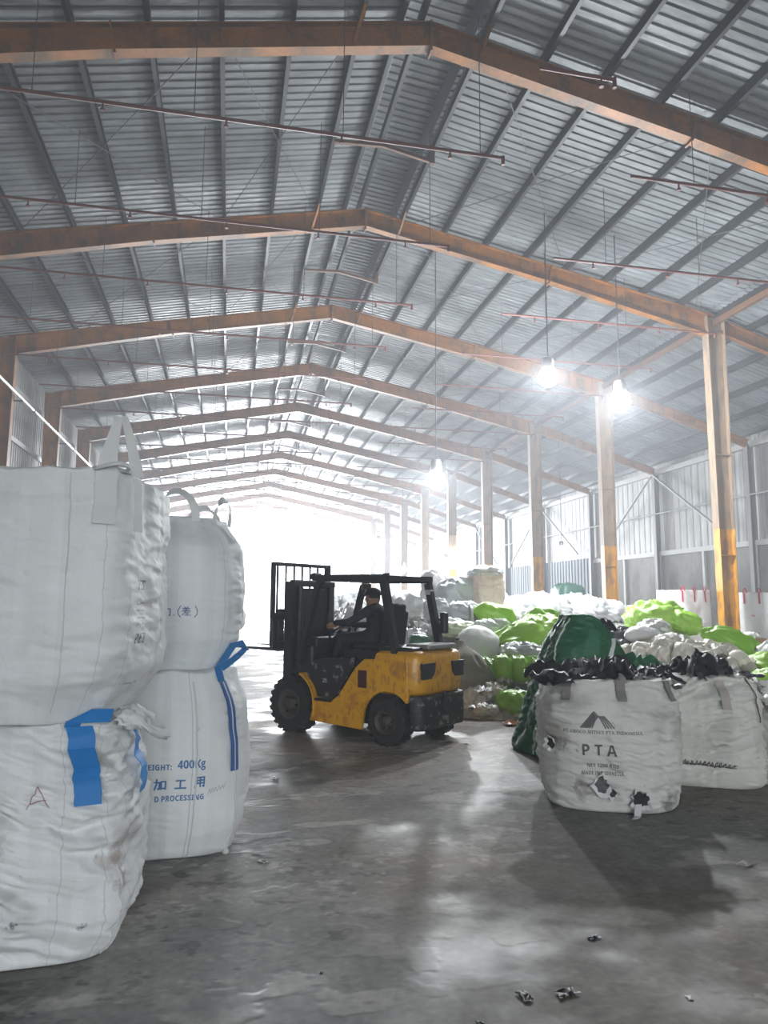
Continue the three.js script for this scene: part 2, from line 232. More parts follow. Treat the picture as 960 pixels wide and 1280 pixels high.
for (let k = 0; k < 12; k++) {
  const where = k === 0 ? 'nearest the camera, crossing the top of the picture' : k === 11 ? 'farthest away, faint in the bright haze' : 'counted from the camera';
  const f = thing('portal_frame', k === 0 || k === 11 ? 'orange-brown steel roof frame ' + where : ords[k] + ' orange-brown steel roof frame ' + where, 'steel frame', [0, 0, F1 - 6 * k], 0, 'steel roof frames of the shed');
  part('rafter', gRL, mPaint, f); part('rafter', gRR, mPaint, f); part('apex_plate', gApex, mPaint, f);
  for (const x of [-2, 8]) part('splice_plate', splice(x), mPaint, f);
  part('column', gColL, mPaint, f);
  const cr = part('column', gColRu, mDustPost, f); cr.userData.label = 'dusty brown upper column';
  part('painted_column_base', gColRl, mYellowPost, f).userData.label = 'yellow painted lower column';
  part('base_plate', gPlL, mPaint, f); part('base_plate', gPlR, mYellowPost, f); part('stiffener', gStiff, mYellowPost, f); part('stiffener', gStiff2, mDustPost, f);
  part('aisle_rafter', gAisle, mPaint, f); for (const g of gFlies) part('fly_brace', g, mPaint, f);
}
// struts under the ridge vent in mid bay
const gStrut = boxUV(merge([bar([1.86, 11.15, 0], [2.9, 11.2, 0], 0.07, 0.07), bar([2.9, 11.2, 0], [3.98, 10.98, 0], 0.07, 0.07), box(0.09, 0.42, 0.09, 3.98, 11.14, 0)]));
const mStrut = std({ color: lin(0.12, 0.06, 0.035), roughness: 0.6 });
for (let k = 0; k < 11; k++) part('ridge_strut', gStrut, mStrut, ceiling).position.z = F1 - 6 * k - 3.1;
// longitudinal eave strut on the inner columns
part('eave_strut', boxUV(box(0.1, 0.16, Z0 - Z1, XR, 9.3, (Z0 + Z1) / 2)), mStrut, ceiling);

// ---------- sprinkler pipes hung on wires ----------
const mRedPipe = std({ color: lin(0.13, 0.042, 0.036), roughness: 0.5 });
const mWire = std({ color: lin(0.05, 0.05, 0.055), roughness: 0.6 });
const gHead = merge([rod([0, 0, 0], [0, -0.11, 0], 0.016, 6), rod([0, -0.11, 0], [0, -0.14, 0], 0.035, 8)]);
function sprinkler(x0, x1, z, label) {
  const t = thing('sprinkler_pipe', label, 'pipe', [0, 8.8, z], 0, 'dark red sprinkler pipes under the roof');
  part('pipe', merge([rod([x0, 0, 0], [x1, 0, 0], 0.028, 8), rod([x1, 0.03, 0], [x1, -0.12, 0], 0.03, 8)]), mRedPipe, t);
  for (let x = x0 + 0.9; x < x1; x += 1.75) { const hd = part('sprinkler_head', gHead, mRedPipe, t); hd.position.set(x, 0, 0); }
  for (let x = x0 + 1.2; x < x1; x += 2.24) { const w = part('hanger_wire', rod([0, 0, 0], [0, roofY(x) - 0.18 - 8.8, 0.0], 0.007, 5), mWire, t); w.position.x = x; }
}
for (let k = 0; k < 22; k++) {
  const z = -10.3 - 3 * k; const o = ords[k];
  sprinkler(-6.4, 4.15, z, o + ' red sprinkler pipe from the camera, left of and under the ridge');
  sprinkler(6.45, 12.5, z, o + ' red sprinkler pipe from the camera, right of the ridge');
}
sprinkler(3.9, 5.0, -8.3, 'short red sprinkler pipe end at the top of the picture');
{ // pale main running along the left wall
  const t = thing('main_pipe', 'pale shiny pipe running along the left wall above the bags', 'pipe', [-6.2, 7.6, 0]);
  part('pipe', rod([0, 0, 8], [0, 0, -38], 0.05, 12), std({ color: lin(0.62, 0.58, 0.56), roughness: 0.3, metalness: 0.3 }), t);
  for (let k = 0; k < 6; k++) part('coupling', rod([0, 0, -12.1 - 6 * k], [0, 0, -12.3 - 6 * k], 0.065, 12), mSteelDark, t);
  for (let k = 0; k < 8; k++) part('bracket', box(0.26, 0.04, 0.04, -0.1, -0.07, -4.78 - 6 * k), mSteelDark, t);
}

// ---------- lamps ----------
const mGlow = std({ color: 0xffffff, emissive: lin(0.94, 0.97, 1.0), emissiveIntensity: 30, roughness: 0.4 });
const mHousing = std({ color: lin(0.5, 0.5, 0.5), roughness: 0.4, metalness: 0.6 });
const LAMP = lin(0.93, 0.97, 1.0);
function lamp(pos, r, cd, label, wire = 0) {
  const t = thing('pendant_lamp', label, 'lamp', pos, 0, 'white hanging work lamps');
  const s = r / 0.2, top = (pos[0] > XR ? aisleY(pos[0]) : roofY(pos[0])) + 0.03 - pos[1];
  const bulb = part('bulb', new THREE.SphereGeometry(r, 24, 16), mGlow, t);
  part('housing', new THREE.LatheGeometry([[0.03, 0.42], [0.09, 0.42], [0.12, 0.36], [0.13, 0.2], [0.11, 0.13], [0.03, 0.12]].map(([a, b]) => new THREE.Vector2(a * s, b * s)), 20), mHousing, t);
  part('cord', rod([0, 0.4 * s, 0], [0, top, 0], 0.012, 6), mWire, t);
  const l = new THREE.PointLight(LAMP, cd, 0, 2); l.position.set(...pos); l.castShadow = true; l.shadow.radius = r / 0.02 * 0.5; l.name = 'lamp_light'; scene.add(l);
}
lamp([8.87, 6.32, -15], 0.245, 125, 'brightest and largest hanging lamp, in front of the right columns');
lamp([7.06, 6.79, -15], 0.225, 105, 'highest hanging lamp, just left of the brightest one');
lamp([4.95, 4.64, -17], 0.24, 95, 'hanging lamp above the pile right of the forklift cab');
lamp([9.26, 5.35, -45], 0.24, 100, 'distant lamp in the haze, upper one above the forklift guard');
lamp([12.2, 4.0, -40], 0.22, 60, 'distant lamp right of the forklift in front of the corrugated sheeting');
lamp([9.9, 3.55, -41], 0.22, 60, 'distant low lamp just over the rear of the forklift guard');
lamp([14.57, 4.03, -30], 0.18, 25, 'small lamp hanging on a long cord in the right aisle');
lamp([6.7, 5.8, -60], 0.24, 150, 'farthest lamp, almost lost in the bright far end');

// ---------- big woven bags ----------
// superellipse section; a = 0 faces +z, a > 0 turns to +x
function fibc(o) {
  const { w, d, h, seed = 1, segA = 168, segV = 110, wr = 1, bulge = 0.07, botN = 5, midN = 3.2, topN = 4, topS = 0.96, botS = 0.93, dome = 0.06, lean = [0, 0], sag = 0.4, foldDir = 0 } = o;
  const arc = [0]; { let px, pz; for (let i = 0; i <= 720; i++) { const a = -Math.PI + i / 720 * 2 * Math.PI, r = 1 / Math.pow(Math.abs(Math.sin(a)) ** 4 + Math.abs(Math.cos(a)) ** 4, 0.25), x = r * Math.sin(a) * w / 2, z = r * Math.cos(a) * d / 2; if (i) arc.push(arc[i - 1] + Math.hypot(x - px, z - pz)); px = x; pz = z; } }
  const P = arc[720];
  const uOf = (a) => { const t = (a + Math.PI) / (2 * Math.PI) * 720, i = Math.min(719, Math.max(0, Math.floor(t))); return lerp(arc[i], arc[i + 1], t - i) / P; };
  function surf(a, v, off = 0) { // v 0..1 up the side
    const n = v < 0.5 ? lerp(botN, midN, smooth(v, 0, 0.45)) : lerp(midN, topN, smooth(v, 0.55, 1));
    let s = 1 + bulge * Math.sin(Math.PI * clamp(v / (1 + 0.25 * (0.5 - sag)), 0, 1)) - (1 - botS) * (1 - smooth(v, 0, 0.22)) - (1 - topS) * smooth(v, 0.78, 1);
    const edge = 0.05; if (v < edge) s -= 0.06 * (1 - Math.sqrt(Math.max(0, 1 - (1 - v / edge) ** 2)));
    const r = s / Math.pow(Math.abs(Math.sin(a)) ** n + Math.abs(Math.cos(a)) ** n, 1 / n);
    const m = uOf(a) * P, y = v * h, body = smooth(v, 0, 0.06);
    const qa = Math.sin(a) * 2.2, qb = Math.cos(a) * 2.2;
    const low = fbm(qa * 0.9 + seed * 7.3, y * 1.6, qb * 0.9, 3) * 0.055;
    const tilt = y + foldDir * Math.sin(2 * a) * 0.12 + 0.05 * fbm(qa * 2, y * 2 + seed, qb * 2, 2);
    const f1 = (ridged(qa * 0.7 + seed * 3.1, tilt * 9, qb * 0.7, 2) - 0.45) * 0.045, f2 = (ridged(qa * 1.6 + seed, tilt * 19 + 4, qb * 1.6, 2) - 0.45) * 0.026, f3 = fbm(qa * 7, y * 11, qb * 7 + seed, 2) * 0.008;
    const zone = 0.35 + 0.65 * smooth(fbm(qa * 0.8 + seed * 1.7, y * 1.3 + 3, qb * 0.8, 2), -0.25, 0.2);
    const dv = (low + wr * zone * (f1 + f2) + wr * f3) * body;
    const k = 1 + (dv + off) / (Math.min(w, d) / 2);
    const yy = y + (v > 0.9 ? (v - 0.9) * 0.35 * fbm(qa * 1.4, seed * 5, qb * 1.4, 3) : 0);
    return [r * k * Math.sin(a) * w / 2 + lean[0] * v, yy, r * k * Math.cos(a) * d / 2 + lean[1] * v];
  }
  const pos = [], uv = [], idx = [];
  const capB = 3, capT = 14, rows = capB + segV + 1 + capT, cols = segA + 1;
  for (let j = 0; j < rows; j++) for (let i = 0; i < cols; i++) {
    const a = -Math.PI + i / segA * 2 * Math.PI; let p, vv;
    if (j < capB) { const b = surf(a, 0), t = j / capB; p = [b[0] * t, 0.001, b[2] * t]; vv = 0; }
    else if (j <= capB + segV) { vv = (j - capB) / segV; p = surf(a, vv); }
    else { const t = 1 - (j - capB - segV) / capT, b = surf(a, 1), x = lean[0] + (b[0] - lean[0]) * t, z = lean[1] + (b[2] - lean[1]) * t; const rr = 1 - t * t; p = [x, lerp(h, b[1], t) + dome * rr + 0.5 * wr * 0.06 * Math.sqrt(Math.max(0, rr)) * (fbm(x * 5 + seed, 3, z * 5, 3) + 0.6 * (ridged(x * 7, seed, z * 7, 2) - 0.4)), z]; vv = 1 - 0.03 * (1 - t); }
    pos.push(...p); uv.push(uOf(a), vv);
  }
  for (let j = 0; j < rows - 1; j++) for (let i = 0; i < segA; i++) { const q = j * cols + i; idx.push(q, q + 1, q + cols, q + 1, q + cols + 1, q + cols); }
  const g = new THREE.BufferGeometry(); g.setAttribute('position', new THREE.Float32BufferAttribute(pos, 3)); g.setAttribute('uv', new THREE.Float32BufferAttribute(uv, 2)); g.setIndex(idx); g.computeVertexNormals();
  // weld the normals across the seam
  const nn = g.attributes.normal; for (let j = 0; j < rows; j++) { const a = j * cols, b = a + segA; const n = V(nn.getX(a) + nn.getX(b), nn.getY(a) + nn.getY(b), nn.getZ(a) + nn.getZ(b)).normalize(); nn.setXYZ(a, n.x, n.y, n.z); nn.setXYZ(b, n.x, n.y, n.z); }
  return { geo: g, surf, P, h, uOf };
}
// canvas of the whole cloth: one metre = PX pixels; draw(ctx, X(metres right of front centre), Y(metres up))
function clothTex(bag, base, dirt, seed, draw, PX = 480) {
  const c = document.createElement('canvas'); c.width = Math.min(2048, Math.round(bag.P * PX)); c.height = Math.round(bag.h * PX); const sx = c.width / bag.P, sy = c.height / bag.h;
  const ctx = c.getContext('2d'), im = ctx.createImageData(c.width, c.height), D = im.data;
  for (let y = 0; y < c.height; y++) for (let x = 0; x < c.width; x++) {
    const X = x / sx, Y = y / sy, w = hash2(x, y >> 2, seed) * 0.022 + hash2(x >> 2, y, seed + 1) * 0.022 - 0.022; let t = 1 + w + 0.03 * (hash2(Math.floor(X * 22), 3, seed) - 0.5) + 0.06 * fbm(X * 1.7, Y * 1.7, seed, 3);
    const grime = dirt * smooth(fbm(X * 2.3 + 9, Y * 2.9, seed * 1.3, 5), 0.08, 0.42), spots = dirt * 0.8 * smooth(fbm(X * 11, Y * 11, seed + 40, 3), 0.34, 0.46), o = (y * c.width + x) * 4;
    t *= 1 - 0.3 * grime - 0.4 * spots; D[o] = clamp(base[0] * t, 0, 1) * 255; D[o + 1] = clamp(base[1] * t - 0.008 * grime, 0, 1) * 255; D[o + 2] = clamp(base[2] * t - 0.03 * grime, 0, 1) * 255; D[o + 3] = 255;
  }
  ctx.putImageData(im, 0, 0); ctx.lineCap = 'round'; ctx.lineJoin = 'round';
  const K = { ctx, sx, sy, X: (m) => (m + bag.P / 2) * sx, Y: (m) => c.height - m * sy,
    text(s, m, y, size, color, font = 'sans-serif', wt = 'bold', align = 'left', stretch = 1, rot = 0) { ctx.save(); ctx.translate(K.X(m), K.Y(y)); ctx.rotate(rot); ctx.scale(stretch * sx / sy, 1); ctx.font = wt + ' ' + Math.round(size * sy * 1.37) + 'px ' + font; ctx.fillStyle = color; ctx.textAlign = align; ctx.textBaseline = 'alphabetic'; ctx.fillText(s, 0, 0); ctx.restore(); },
    lines(list, m, y, s, color, lw) { ctx.strokeStyle = color; ctx.lineWidth = lw * sy; for (const l of list) { ctx.beginPath(); l.forEach(([a, b], i) => { const px = K.X(m + a * s), py = K.Y(y + b * s); i ? ctx.lineTo(px, py) : ctx.moveTo(px, py); }); ctx.stroke(); } },
    blot(m, y, r, color, n = 14, sd = 1) { const R = rng(sd); ctx.fillStyle = color; for (let i = 0; i < n; i++) { const a = R() * 6.28, q = r * R(); ctx.beginPath(); ctx.ellipse(K.X(m + q * Math.cos(a)), K.Y(y + q * Math.sin(a)), r * sy * (0.15 + 0.35 * R()), r * sy * (0.1 + 0.3 * R()), R() * 3, 0, 6.3); ctx.fill(); } } };
  draw(K);
  const t = new THREE.CanvasTexture(c); t.colorSpace = THREE.SRGBColorSpace; t.wrapS = THREE.RepeatWrapping; t.magFilter = THREE.LinearFilter; return t;
}
const weaveBmp = dataTex(256, 256, (u, v, c, x, y) => { c[0] = c[1] = c[2] = 0.5 + 0.2 * ((x >> 2) + (y >> 2) & 1 ? 1 : -1) * 0.5 + 0.5 * (pf(u, v, 12, 12, 3, 4) - 0.5); }, false, [16, 5]);
const cloth = (map) => std({ map, roughness: 0.62, bumpMap: weaveBmp, bumpScale: 0.0025 });
const mStrapW = std({ color: lin(0.62, 0.63, 0.62), roughness: 0.7 }), mStrapBlue = std({ color: lin(0.02, 0.19, 0.52), roughness: 0.6 }), mStrapDk = std({ color: lin(0.045, 0.12, 0.32), roughness: 0.6 }), mStrapGrey = std({ color: lin(0.2, 0.19, 0.18), roughness: 0.7 });
const mSeam = std({ color: lin(0.6, 0.61, 0.61), roughness: 0.7 });
// strap sewn flat on the cloth from (a, v0) to (a, v1)
function sewn(bag, a, v0, v1, width, mat, parent, name = 'strap', da = 0, off = 0.019) { const pts = [], ac = []; for (let i = 0; i <= 14; i++) { const t = i / 14, v = lerp(v0, v1, t), e = 0.5 * width / (bag.P / 6.283); let p = [0, 0, 0]; for (const [k, l] of [[-1, 0], [1, 0], [0, -0.02], [0, 0.02], [0, 0]]) { const b = bag.surf(a + da * t + k * e, v + l, off); p = [p[0] + b[0] / 5, p[1] + b[1] / 5, p[2] + b[2] / 5]; } const q1 = bag.surf(a + da * t + 0.2, v), q0 = bag.surf(a + da * t - 0.2, v); pts.push(p); ac.push([q1[0] - q0[0], 0, q1[2] - q0[2]]); } return part(name, ribbon(pts, width, ac), mat, parent); }
function seamLine(bag, a, v0, v1, parent, mat = mSeam, r = 0.006) { const pts = []; for (let i = 0; i <= 40; i++) pts.push(bag.surf(a, lerp(v0, v1, i / 40), 0.003)); return part('seam', tube(pts, r, 80, 6), mat, parent); }
function loop(bag, a0, a1, v, rise, width, mat, parent, name = 'lifting_loop', out = 0, lean = [0, 0]) { // loop standing above the rim between two corners
  const A = bag.surf(a0, v, 0.008), B = bag.surf(a1, v, 0.008), pts = [], n = 22, ac = [];
  const dx = B[0] - A[0], dz = B[2] - A[2], L = Math.hypot(dx, dz) || 1;
  for (let i = 0; i <= n; i++) { const t = i / n, s = Math.sin(Math.PI * t), k = Math.pow(s, 0.7); pts.push([A[0] + dx * (0.5 - 0.5 * Math.cos(Math.PI * t)) + lean[0] * k, lerp(A[1], B[1], t) + rise * k, A[2] + dz * (0.5 - 0.5 * Math.cos(Math.PI * t)) + lean[1] * k]); const e = Math.pow(s, 2), tx = dx / L, tz = dz / L, ox = tz, oz = -tx; ac.push([tx * (1 - e) + ox * e * 0.6, e * 0.8, tz * (1 - e) + oz * e * 0.6]); }
  return part(name, ribbon(pts, width, ac), mat, parent);
}
const WHITE = [0.86, 0.87, 0.87];
// hand-drawn signs by strokes in a unit square
const JIA = [[[0.02, 0.72], [0.46, 0.72], [0.42, 0.08], [0.3, 0.14]], [[0.2, 1], [0.2, 0.6], [0.02, 0.05]], [[0.58, 0.8], [0.58, 0.08]], [[0.58, 0.8], [0.95, 0.8], [0.95, 0.08]], [[0.58, 0.16], [0.95, 0.16]]];
const GONG = [[[0.12, 0.86], [0.88, 0.86]], [[0.5, 0.86], [0.5, 0.1]], [[0.02, 0.1], [0.98, 0.1]]];
const YONG = [[[0.16, 0.95], [0.16, 0.4], [0.02, 0.02]], [[0.16, 0.95], [0.9, 0.95], [0.9, 0.04], [0.76, 0.1]], [[0.16, 0.66], [0.9, 0.66]], [[0.16, 0.38], [0.9, 0.38]], [[0.52, 0.95], [0.52, 0.04]]];
const CHA = [[[0.32, 1], [0.4, 0.88]], [[0.68, 1], [0.58, 0.86]], [[0.12, 0.82], [0.88, 0.82]], [[0.2, 0.66], [0.8, 0.66]], [[0.04, 0.5], [0.96, 0.5]], [[0.5, 0.86], [0.44, 0.45], [0.05, 0.05]], [[0.36, 0.3], [0.86, 0.3]], [[0.6, 0.3], [0.6, 0.04]], [[0.28, 0.03], [0.98, 0.03]]];
const MEN = [[[0.3, 1], [0.05, 0.55]], [[0.2, 0.75], [0.2, 0]], [[0.45, 0.7], [0.45, 0]], [[0.45, 0.95], [0.5, 0.85]], [[0.6, 0.85], [0.95, 0.85], [0.95, 0.05], [0.85, 0.1]]];
const JB = 'big white bags stacked on the left';

// A: lower front bag of the left stack
{
  const bag = fibc({ w: 1.12, d: 1.05, h: 1.04, seed: 3, bulge: 0.09, wr: 1.9, botN: 6, topS: 0.93, botS: 0.9, dome: 0.0, foldDir: 1, sag: 0.45 });
  const t = thing('jumbo_bag', 'dirty white bag with blue straps and a pencilled A, front bottom of left stacks', 'bag', [-1.0, 0, -4.08], 0.06, JB);
  const map = clothTex(bag, WHITE, 0.55, 3, (k) => {
    k.lines([[[0, 0], [0.5, 1.0], [1, 0.02]], [[0.12, 0.24], [0.92, 0.28]]], 0.13, 0.70, 0.085, 'rgba(110,60,70,0.75)', 0.004);
    k.blot(0.37, 0.18, 0.018, 'rgba(60,60,66,0.22)', 12, 5); k.blot(0.1, 0.24, 0.02, 'rgba(50,50,56,0.25)', 12, 6); k.blot(0.5, 0.44, 0.09, 'rgba(120,100,95,0.10)', 26, 8); k.blot(0.52, 0.36, 0.05, 'rgba(90,80,80,0.12)', 20, 9); k.blot(0.02, 0.55, 0.06, 'rgba(120,100,95,0.10)', 20, 10);
    for (const m of [0.27, 0.44, 0.56]) k.lines([[[0, 0], [0, 1]]], m, 0.0, 1.04, 'rgba(120,120,125,0.35)', 0.003);
  });
  part('bag_body', bag.geo, cloth(map), t);
  sewn(bag, 0.56, 0.99, 0.68, 0.115, mStrapBlue, t, 'blue_strap', 0, 0.034); sewn(bag, 1.12, 0.98, 0.66, 0.085, mStrapBlue, t, 'blue_strap', 0, 0.034);
  const p0 = bag.surf(0.56, 1.0, 0.01); part('blue_strap', ribbon([[p0[0] - 0.01, p0[1] - 0.02, p0[2] + 0.012], [p0[0] + 0.0, p0[1] + 0.02, p0[2] + 0.03], [p0[0] + 0.06, p0[1] + 0.035, p0[2] + 0.035], [p0[0] + 0.16, p0[1] + 0.03, p0[2] + 0.0]], 0.07, [[1, 0.1, 0], [1, 0.2, 0], [0.4, 0.9, 0.3], [0.2, 0.9, 0.4]]), mStrapBlue, t);
  // tied mouth of the bag, a twisted white fold by the corner
  const q = bag.surf(0.95, 1.0, 0); const fold = new THREE.SphereGeometry(1, 40, 24), fp = fold.attributes.position;
  for (let i = 0; i < fp.count; i++) { const x = fp.getX(i), y = fp.getY(i), z = fp.getZ(i), r = 1 + 0.8 * (ridged(x * 2.2 + 4, y * 1.6, z * 1.6, 3) - 0.5); fp.setXYZ(i, x * 0.12 * r + 0.04 * x * x, y * 0.05 * r - 0.09 * smooth(x, 0.1, 1), z * 0.1 * r); } fold.computeVertexNormals(); fold.translate(q[0] + 0.07, q[1] + 0.0, q[2] - 0.02);
  part('tied_mouth', fold, mStrapW, t);
  seamLine(bag, 0.8, 0.02, 0.4, t);
}
// B: upper front bag
{
  const bag = fibc({ w: 1.18, d: 1.06, h: 1.17, seed: 8, bulge: 0.05, wr: 0.5, botN: 3.2, midN: 4.5, topN: 6, topS: 0.99, botS: 0.84, dome: 0.05, sag: 0.35 });
  const t = thing('jumbo_bag', 'large clean white bag with sewn loop strap, front top of the left stacks', 'bag', [-0.99, 1.04, -4.06], -0.13, JB);
  const map = clothTex(bag, WHITE, 0.12, 8, (k) => {
    const c = 'rgba(70,78,84,0.85)', x0 = bag.P * 0.25 - 0.28; k.text('PET', x0, 0.62, 0.045, c, 'serif', 'bold', 'left', 1, 0.0); k.text('PET', x0, 0.36, 0.05, c, 'serif', 'bold');
    const R = rng(4); for (let i = 0; i < 5; i++) { const l = []; for (let j = 0; j < 14; j++) l.push([j * 0.011, 0.014 * R()]); k.lines([l], x0, i < 4 ? 0.545 - 0.034 * i : 0.16, 1, 'rgba(90,96,100,0.7)', 0.004); }
    for (const m of [0.48, 0.62]) k.lines([[[0, 0], [0, 1]]], m, 0, 1.17, 'rgba(150,152,155,0.5)', 0.003);
  });
  part('bag_body', bag.geo, cloth(map), t);
  sewn(bag, 0.70, 0.99, 0.78, 0.10, mStrapW, t); sewn(bag, 0.95, 0.98, 0.76, 0.07, mStrapW, t);
  // the loop standing up from the corner, pinched to a point
  const A = bag.surf(0.70, 0.985, 0.012), B = bag.surf(0.95, 0.985, 0.012), top = [A[0] + 0.03, A[1] + 0.27, A[2] - 0.04];
  part('lifting_loop', ribbon([A, [A[0] + 0.005, A[1] + 0.09, A[2] - 0.012], [A[0] + 0.018, A[1] + 0.19, A[2] - 0.03], top, [top[0] + 0.02, top[1] + 0.005, top[2] - 0.02], [top[0] + 0.035, top[1] - 0.05, top[2] - 0.03], [B[0] - 0.02, B[1] + 0.12, B[2] + 0.01], [B[0] - 0.005, B[1] + 0.04, B[2]], B], [0.095, 0.07, 0.05, 0.038, 0.036, 0.04, 0.05, 0.065, 0.07], [[0.9, 0, -0.35], [0.9, 0, -0.35], [0.9, 0, -0.4], [0.8, 0.1, -0.5], [0.6, 0.1, -0.8], [0.8, 0, -0.5], [0.8, 0, -0.5], [0.8, 0, -0.6], [0.8, 0, -0.7]]), mStrapW, t);
  part('strap_tie', tube([0, 1, 2, 3, 4, 5, 6, 7].map((i) => [A[0] + 0.02 + 0.075 * Math.cos(i / 8 * 6.283), A[1] + 0.02 + 0.012 * Math.sin(i * 1.5), A[2] - 0.01 + 0.055 * Math.sin(i / 8 * 6.283)]), 0.010, 40, 6, true), mStrapW, t);
  seamLine(bag, 0.52, 0.05, 0.98, t, mSeam, 0.003);
}
// C: lower bag of the second stack
{
  const bag = fibc({ w: 1.12, d: 1.12, h: 1.15, seed: 14, bulge: 0.08, wr: 0.35, botN: 5, midN: 3.4, topN: 3, topS: 0.9, botS: 0.92, dome: 0.02, sag: 0.42 });
  const t = thing('jumbo_bag', 'white bag marked 400Kg with a blue striped strap, bottom of the rear left stack', 'bag', [-0.44, 0, -5.42], 0.05, JB);
  const map = clothTex(bag, WHITE, 0.05, 14, (k) => {
    const c = 'rgb(58,104,158)'; k.text('WEIGHT:', 0.095, 0.565, 0.036, c, 'sans-serif', 'bold', 'right', 0.85); k.text('400Kg', 0.125, 0.57, 0.052, c, 'sans-serif', 'bold', 'left', 0.8);
    k.lines(JIA, 0.0, 0.445, 0.066, c, 0.009); k.lines(GONG, 0.115, 0.447, 0.06, c, 0.009); k.lines(YONG, 0.225, 0.452, 0.062, c, 0.009);
    k.text('D PROCESSING', 0.285, 0.375, 0.036, c, 'sans-serif', 'bold', 'right', 0.8);
    k.lines([[[0, 0], [0.08, 0.3], [0.16, 0.05], [0.25, 0.32], [0.33, 0.1], [0.42, 0.36], [0.5, 0.1], [0.62, 0.4], [0.7, 0.16], [0.82, 0.42], [0.9, 0.22], [1, 0.5]]], 0.31, 0.40, 0.11, 'rgba(110,116,124,0.6)', 0.003);
    k.lines([[[0, 0], [0, 1]]], 0.205, 0, 1.15, 'rgba(160,165,170,0.6)', 0.006);
    k.blot(0.24, 0.8, 0.012, 'rgba(70,70,76,0.4)', 5, 8);
  }, 440);
  part('bag_body', bag.geo, cloth(map), t);
  seamLine(bag, 0.78, 0.0, 0.92, t, mSeam, 0.009); seamLine(bag, 0.39, 0.0, 0.95, t, mSeam, 0.005);
  const s = sewn(bag, 0.74, 0.94, 0.46, 0.062, mStrapDk, t, 'blue_strap'); sewn(bag, 0.74, 0.935, 0.465, 0.006, mStrapW, s, 'white_stripe').position.set(0.002, 0, 0.006);
  const A = bag.surf(0.74, 0.935, 0.01);
  part('blue_loop', ribbon([A, [A[0] - 0.03, A[1] + 0.1, A[2] + 0.01], [A[0] + 0.01, A[1] + 0.15, A[2] + 0.03], [A[0] + 0.065, A[1] + 0.24, A[2] + 0.04], [A[0] + 0.13, A[1] + 0.25, A[2] + 0.04], [A[0] + 0.15, A[1] + 0.22, A[2] + 0.03], [A[0] + 0.10, A[1] + 0.17, A[2] + 0.02], [A[0] + 0.03, A[1] + 0.115, A[2] + 0.03], [A[0] - 0.01, A[1] + 0.09, A[2] + 0.03]], 0.05, [[1, 0, -0.5], [0.8, 0.3, -0.5], [0.7, -0.4, 0.5], [0.6, -0.5, 0.6], [0.1, -0.8, 0.5], [0.7, -0.3, 0.5], [-0.5, 0.7, 0.5], [-0.5, 0.7, 0.5], [-0.7, 0.6, 0.2]]), std({ color: lin(0.035, 0.16, 0.38), roughness: 0.5 }), t);
  part('corner_knot', new THREE.IcosahedronGeometry(0.022, 1).translate(...bag.surf(0.78, 0.01, 0.02)), mStrapW, t);
}
// D: upper bag of the second stack
{
  const bag = fibc({ w: 0.98, d: 1.02, h: 1.02, seed: 21, bulge: 0.07, wr: 0.3, botN: 3, midN: 3.2, topN: 2.8, topS: 0.78, botS: 0.86, dome: 0.03, sag: 0.3 });
  const t = thing('jumbo_bag', 'white bag with handwritten blue mark and grey loops, top of the rear left stack', 'bag', [-0.43, 1.15, -5.42], 0.08, JB);
  const map = clothTex(bag, [0.84, 0.855, 0.86], 0.06, 21, (k) => { const c = 'rgba(62,70,120,0.85)'; k.lines(MEN, -0.03, 0.36, 0.055, c, 0.006); k.lines([[[0, 0], [0.02, 0.02]]], 0.045, 0.365, 0.06, c, 0.007); k.lines([[[0.3, 1.1], [0.05, 0.6], [0.08, 0.2], [0.3, -0.1]]], 0.065, 0.36, 0.06, c, 0.005); k.lines(CHA, 0.09, 0.365, 0.055, c, 0.005); k.lines([[[0.1, 1.1], [0.35, 0.6], [0.3, 0.2], [0.05, -0.1]]], 0.165, 0.36, 0.06, c, 0.005);
    k.lines([[[0, 0], [0, 1]]], 0.36, 0, 1.0, 'rgba(165,170,175,0.6)', 0.004); });
  part('bag_body', bag.geo, cloth(map), t);
  loop(bag, -0.15, 0.4, 0.97, 0.2, 0.055, mStrapW, t, 'lifting_loop', 0, [-0.02, 0.02]); loop(bag, 0.7, 1.3, 0.97, 0.18, 0.055, mStrapW, t, 'lifting_loop', 0, [0.02, 0]); loop(bag, 2.2, 2.8, 0.96, 0.2, 0.05, mStrapW, t);
  sewn(bag, -0.1, 0.97, 0.86, 0.06, mStrapW, t); sewn(bag, 0.95, 0.97, 0.85, 0.06, mStrapW, t);
}
// E: bag behind the front stack, only its top shows
{
  const lo = fibc({ w: 1.1, d: 1.1, h: 1.1, seed: 31, segA: 96, segV: 40, wr: 0.5 }), hi = fibc({ w: 1.1, d: 1.1, h: 1.28, seed: 33, segA: 96, segV: 48, wr: 0.5, topS: 0.86, dome: 0.12 });
  const t = thing('jumbo_bag', 'white bag low behind the front left stack', 'bag', [-1.75, 0, -5.6], 0, JB); part('bag_body', lo.geo, cloth(clothTex(lo, WHITE, 0.2, 31, () => {}, 120)), t);
  const u = thing('jumbo_bag', 'white bag whose top peeks out behind the front left stack', 'bag', [-1.85, 1.12, -5.6], 0.2, JB); part('bag_body', hi.geo, cloth(clothTex(hi, WHITE, 0.2, 33, () => {}, 120)), u);
  loop(hi, 0.5, 0.95, 0.95, 0.06, 0.05, mSteelDark, u);
}
